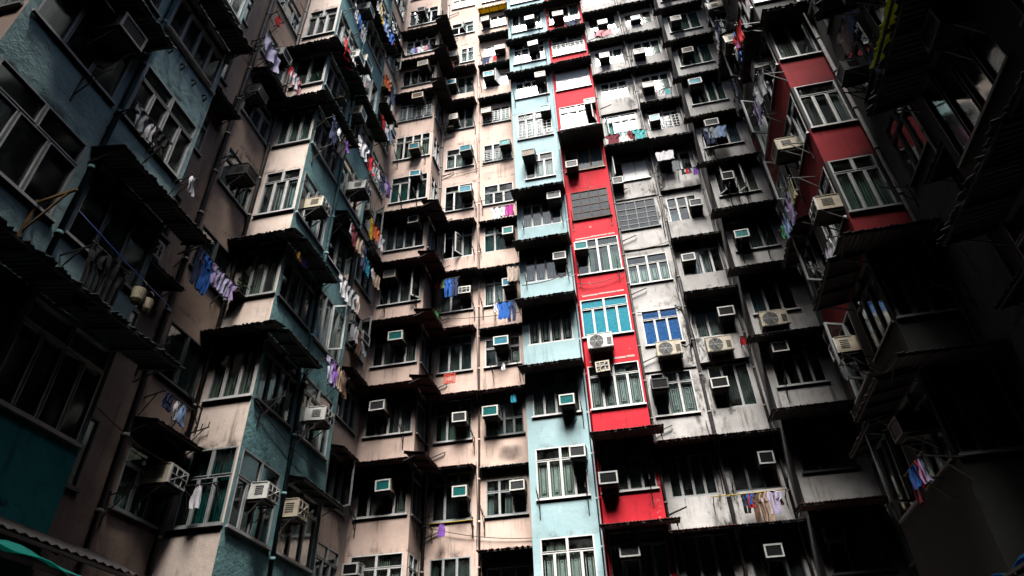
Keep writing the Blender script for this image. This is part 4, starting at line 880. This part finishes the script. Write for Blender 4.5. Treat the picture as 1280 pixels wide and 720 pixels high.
line('p1', 31.6, [('shirt','black',-6.95,.8), ('rag','maroon',-6.75)], 'near the top of the pink wall by the bay', out=.4)
# hanging baskets, a plastic rack and sticks on the near teal bay and the pink wall
def basket(p, label, sc=1):
    mb = MB(); k = 14
    P = lambda t, r, z: (r*math.cos(t*2*math.pi/k), r*math.sin(t*2*math.pi/k), z)
    prof = [(.07, -.26), (.095, -.2), (.105, -.08), (.11, 0), (.10, -.01), (.085, -.2)]
    for (r0, z0), (r1, z1) in zip(prof, prof[1:]):
        for t in range(k): mb.quad([P(t, r0, z0), P(t+1, r0, z0), P(t+1, r1, z1), P(t, r1, z1)], 0, True)
    mb.quad([P(t, .07, -.26) for t in reversed(range(k))])
    o = empty('hanging_basket', p); b = put('basket_body', mb.mesh('basket_body', ['tin']), o)
    m2 = MB(); m2.tube([(-.1, 0, 0), (-.08, 0, .12), (0, 0, .2), (.08, 0, .12), (.1, 0, 0)], .008, 0, 5); put('handle', m2.mesh('handle', ['iron']), o)
    o.scale = (sc, sc, sc); tag(o, label, 'basket', 'baskets hung from the blue pole')
def stick(p, q, r, m, name, label, cat):
    c = Vector(p); mb = MB(); mb.tube([(0,0,0), (Vector(q)-c)*.5+Vector((0,0,-.03)), Vector(q)-c], r, 0, 7)
    o = put(name, mb.mesh(name, [m]), None, c); tag(o, label, cat); return o
w = W['L1']
M['bpole'] = plain('blue_plastic_pole', (.02,.07,.32), .4)
stick(w.pt(5.75, -.55, 7.0), w.pt(8.0, -.62, 6.75), .010, 'bpole', 'laundry_pole', 'blue plastic pole slung below the open window of the nearest teal bay', 'laundry pole')
mb = MB(); mb.beam((0,0,0), (0,0,.9), .04); mb.beam((0,0,.85), (.62,0,.98), .035); mb.beam((0,.0,.3), (.5,0,.94), .025)
o = put('wooden_bracket', mb.mesh('wooden_bracket', ['timber']), None, w.pt(5.5, -.03, 6.2), 0); o.rotation_euler = (0,0,0)
tag(o, 'orange-brown wooden bracket holding the blue laundry pole on the teal bay', 'bracket')
basket(w.pt(7.25, -.6, 6.62), 'woven basket hung from the blue pole, left and higher of the two'); basket(w.pt(7.45, -.62, 6.55), 'woven basket hung from the blue pole, right and lower of the two', .9)
mb = MB()
for e in (0, .07): mb.box(-.22+e, .22-e, -.03, 0, -.2+e, -.17+e); mb.box(-.22+e, .22-e, -.03, 0, .17-e, .2-e); mb.box(-.22+e, -.19+e, -.029, -.001, -.17+e, .17-e); mb.box(.19-e, .22-e, -.029, -.001, -.17+e, .17-e)
for k in range(5): mb.box(-.15+k*.07, -.13+k*.07, -.02, -.012, -.17, .17)
o = put('plastic_rack', mb.mesh('plastic_rack', ['plast']), None, W['p1'].pt(-6.36, -.5, 12.0)); tag(o, 'red plastic rack hung from an iron arm below the pink wall window', 'plastic rack')
mb = MB()
for a, b in (((-6.36,-.5,12.2),(-6.36,-.5,12.62)), ((-6.36,-.5,12.62),(-6.36,0,12.5))): mb.beam(Vector(a)+Vector((6.36,.5,-12)), Vector(b)+Vector((6.36,.5,-12)), .018)
c = put('hanger', mb.mesh('hanger', ['iron']), o)
# white sheet wrapped over an air conditioner on the grey wall
mb = MB(); rnd = random.Random(4)
for j in range(10):
    for k in range(8):
        def q(jj, kk):
            x = -.36+.72*jj/10; s = kk/8*1.0
            y, z = (-.1-.58*min(1, s/.45), .235) if s < .45 else (-.69-.02*math.sin(jj*1.7), .235-(s-.45)*1.05)
            return (x+.015*math.sin(kk+jj), y-.02*math.sin(jj*2.1+kk), z+.012*math.sin(jj*1.3+kk*2))
        mb.quad([q(j,k), q(j+1,k), q(j+1,k+1), q(j,k+1)], 0, True); 
        mb.quad([tuple(v+(.008 if n else 0) for n, v in enumerate(q(*t))) for t in ((j,k+1),(j+1,k+1),(j+1,k),(j,k))], 0, True)
o = put('dust_cover', mb.mesh('dust_cover', ['f_white']), None, W['gR'].pt(2.95, -.01, 21.37)); tag(o, 'white cloth cover draped over an air conditioner on the grey wall', 'dust cover')
# leafy pots on a few sills
def plant(wk, u, z, label):
    wl = WALL[wk]; o = empty('potted_plant', wl.pt(u, -.2, z)); rnd = random.Random(int(u*100))
    mb = MB(); k = 10
    for t in range(k):
        a, b = t*2*math.pi/k, (t+1)*2*math.pi/k
        mb.quad([(.07*math.cos(a), .07*math.sin(a), 0), (.07*math.cos(b), .07*math.sin(b), 0), (.1*math.cos(b), .1*math.sin(b), .16), (.1*math.cos(a), .1*math.sin(a), .16)], 0, True)
    mb.quad([(.07*math.cos(-t*2*math.pi/k), .07*math.sin(-t*2*math.pi/k), 0) for t in range(k)]); mb.quad([(.095*math.cos(t*2*math.pi/k), .095*math.sin(t*2*math.pi/k), .14) for t in range(k)])
    put('pot', mb.mesh('pot', ['redsheet']), o)
    m2 = MB()
    for _ in range(90):
        c = Vector((rnd.gauss(0,.14), rnd.gauss(0,.09), .28+rnd.gauss(0,.12))); d = Vector((rnd.uniform(-1,1), rnd.uniform(-1,1), rnd.uniform(-.4,.6))).normalized(); s = d.orthogonal().normalized()
        m2.quad([c-d*.05, c+s*.02, c+d*.05, c-s*.02])
    put('foliage', m2.mesh('foliage', ['plant']), o)
    m3 = MB(); m3.box(-.2, .2, -.14, .22, -.03, -.002); put('shelf', m3.mesh('shelf', ['iron']), o)
    tag(o, label, 'plant', 'potted plants on the sills')
plant('E2', -9.0, 9.75, 'leafy potted plant beside the lilac shirts on the left')
plant('gB', 4.8, 32.0, 'leafy potted plant on the topmost grey corner bay sill')
plant('p1', -6.8, 26.35, 'leafy potted plant on the dark ninth-row pink wall sill')
plant('L2', 12.4, 18.1, 'leafy potted plant on the farther left teal bay sill')

# slack cables
def cable(b, p, q, sag, r=.012, m='pipeb'):
    p, q = Vector(p), Vector(q); pipe(b, [p.lerp(q, t/10)-Vector((0,0,sag*4*t/10*(1-t/10))) for t in range(11)], r, m, 'cable')
cable('P', (-7.3, 21.0, 6.9), (-3.5, 21.05, 6.2), .15); cable('P', (-7.2, 20.95, 15.0), (-3.5, 20.9, 14.7), .1); cable('P', (-7.2, 20.95, 21.0), (-3.5, 20.9, 21.2), .1)
cable('D', (-1.35, 19.9, 14.9), (.45, 19.9, 15.1), .2); cable('B', (-3.4, 19.9, 15.2), (-1.45, 19.9, 15.5), .12); cable('B', (-3.2, 19.9, 26.8), (-1.5, 19.9, 28.0), .35)
cable('G', (.6, 21.0, 17.0), (2.4, 21.0, 17.1), .1); cable('G', (.7, 21.05, 14.0), (4.2, 21.0, 14.2), .12); cable('G', (2.5, 21.0, 17.2), (4.3, 21.0, 17.6), .2)
cable('P', (-7.2, 21.0, 23.2), (-5.4, 21.05, 23.3), .06); cable('P', (-5.2, 20.9, 23.2), (-3.6, 20.9, 23.4), .06); cable('L', (-9.3, 8, 5.9), (-9.3, 11.5, 5.4), .15); cable('L', (-7.98, 11.7, 6.9), (-7.95, 15.3, 6.6), .2)

# ------------------------------------------------------------------ low canopies at the foot of the court
def canopy(name, x0, z0, x1, z1, y0, y1, mats, label, corr):
    o = empty(name, ((x0+x1)/2, (y0+y1)/2, GZ)); c = Vector(o.location); mb = MB(); n = 70 if corr else 24
    rnd = random.Random(3)
    for j in range(n):
        a, b = y0+(y1-y0)*j/n, y0+(y1-y0)*(j+1)/n
        for s in range(6):
            def q(u, y, jj):
                x = x0+(x1-x0)*u; z = z0+(z1-z0)*u
                z += (.03*(jj % 2) if corr else .05*math.sin(y*3.1)*math.sin(u*5+y)+.03*math.sin(y*7+u*3))
                return Vector((x, y, z))-c
            u0, u1 = s/6, (s+1)/6
            p = [q(u0,a,j), q(u1,a,j), q(u1,b,j+1), q(u0,b,j+1)]
            mb.quad(p, 0, not corr); mb.quad([v-Vector((0,0,.008)) for v in p[::-1]], 0, not corr)
    put('sheet', mb.mesh('sheet', [mats]), o)
    m2 = MB()
    for y in [y0+.05+(y1-y0-.1)*k/4 for k in range(5)]: m2.beam(Vector((x0,y,z0-.07))-c, Vector((x1,y,z1-.07))-c, .05)
    for u in (.02, .5, .97): m2.beam(Vector((x0+(x1-x0)*u,y0,z0+(z1-z0)*u-.05))-c, Vector((x0+(x1-x0)*u,y1,z0+(z1-z0)*u-.05))-c, .045)
    put('canopy_frame', m2.mesh('canopy_frame', ['iron']), o)
    for y in (y0+.08, y1-.08):
        m3 = MB(); m3.beam(Vector((x1,y,z1-.05))-c, Vector((x1,y,GZ))-c, .06); put('post', m3.mesh('post', ['iron']), o)
    tag(o, label, 'canopy')
canopy('corrugated_canopy', -8.09, 2.95, -7.42, 2.62, 3.0, 9.0, 'sheet', 'dark corrugated shop canopy along the foot of the teal bay', True)
canopy('tarpaulin_canopy', -7.35, 2.42, -6.1, 1.98, 3.0, 6.9, 'tarp', 'sea green tarpaulin canopy in the bottom left corner', False)
canopy('tarpaulin_canopy', 5.18, 2.36, 4.75, 2.2, 8.6, 11.6, 'btarp', 'blue tarpaulin canopy in the bottom right corner', False)

# ------------------------------------------------------------------ ground, light, camera
mb = MB(); mb.quad([(-400,-400,0), (400,-400,0), (400,400,0), (-400,400,0)])
g = put('ground', mb.mesh('ground', ['ground']), None, (0,0,GZ)); g['kind'] = 'structure'

SUN = Vector((.065, -.46, .88)).normalized()
sd = bpy.data.lights.new('sun', 'SUN'); sd.energy = 5.0; sd.angle = R(26); sd.color = (1, .96, .91)
so = bpy.data.objects.new('sun', sd); COL.objects.link(so); so.location = (0, -10, 60)
so.rotation_euler = (-SUN).to_track_quat('-Z', 'Y').to_euler()
wd = bpy.data.worlds.new('World'); scene.world = wd; wd.use_nodes = True
nt = wd.node_tree; nt.nodes.clear()
sky = N(nt, 'ShaderNodeTexSky', sky_type='NISHITA'); sky.sun_disc = False
sky.sun_elevation = math.asin(SUN.z); sky.sun_rotation = math.atan2(SUN.x, SUN.y)
sky.dust_density = 3.0; sky.air_density = 1.0
bg = N(nt, 'ShaderNodeBackground'); bg.inputs[1].default_value = .062
wo = N(nt, 'ShaderNodeOutputWorld'); nt.links.new(sky.outputs[0], bg.inputs[0]); nt.links.new(bg.outputs[0], wo.inputs[0])

cd = bpy.data.cameras.new('camera'); cam = bpy.data.objects.new('camera', cd); COL.objects.link(cam); scene.camera = cam
pitch, roll, yaw, fpx = .642, .038, -.188, 834.0
fw = Vector((math.sin(yaw)*math.cos(pitch), math.cos(yaw)*math.cos(pitch), math.sin(pitch)))
r0 = fw.cross(Vector((0,0,1))).normalized(); d0 = -(r0.cross(fw))
rr = math.cos(roll)*r0 + math.sin(roll)*d0; dd = -math.sin(roll)*r0 + math.cos(roll)*d0
cam.matrix_world = Matrix(((rr.x, -dd.x, -fw.x, 0), (rr.y, -dd.y, -fw.y, 0), (rr.z, -dd.z, -fw.z, 0), (0,0,0,1)))
cd.sensor_width = 36; cd.lens = 36*fpx/1280; cd.clip_start = .05; cd.clip_end = 2000

vs = scene.view_settings
vs.view_transform = 'Standard'; vs.look = 'None'; vs.gamma = 1; vs.use_curve_mapping = False
vs.exposure = 1.6
scene.render.engine = 'CYCLES'
cy = scene.cycles; cy.max_bounces = 8; cy.diffuse_bounces = 0; cy.glossy_bounces = 3; cy.transparent_max_bounces = 12; cy.use_denoising = True
cy.caustics_reflective = False; cy.caustics_refractive = False
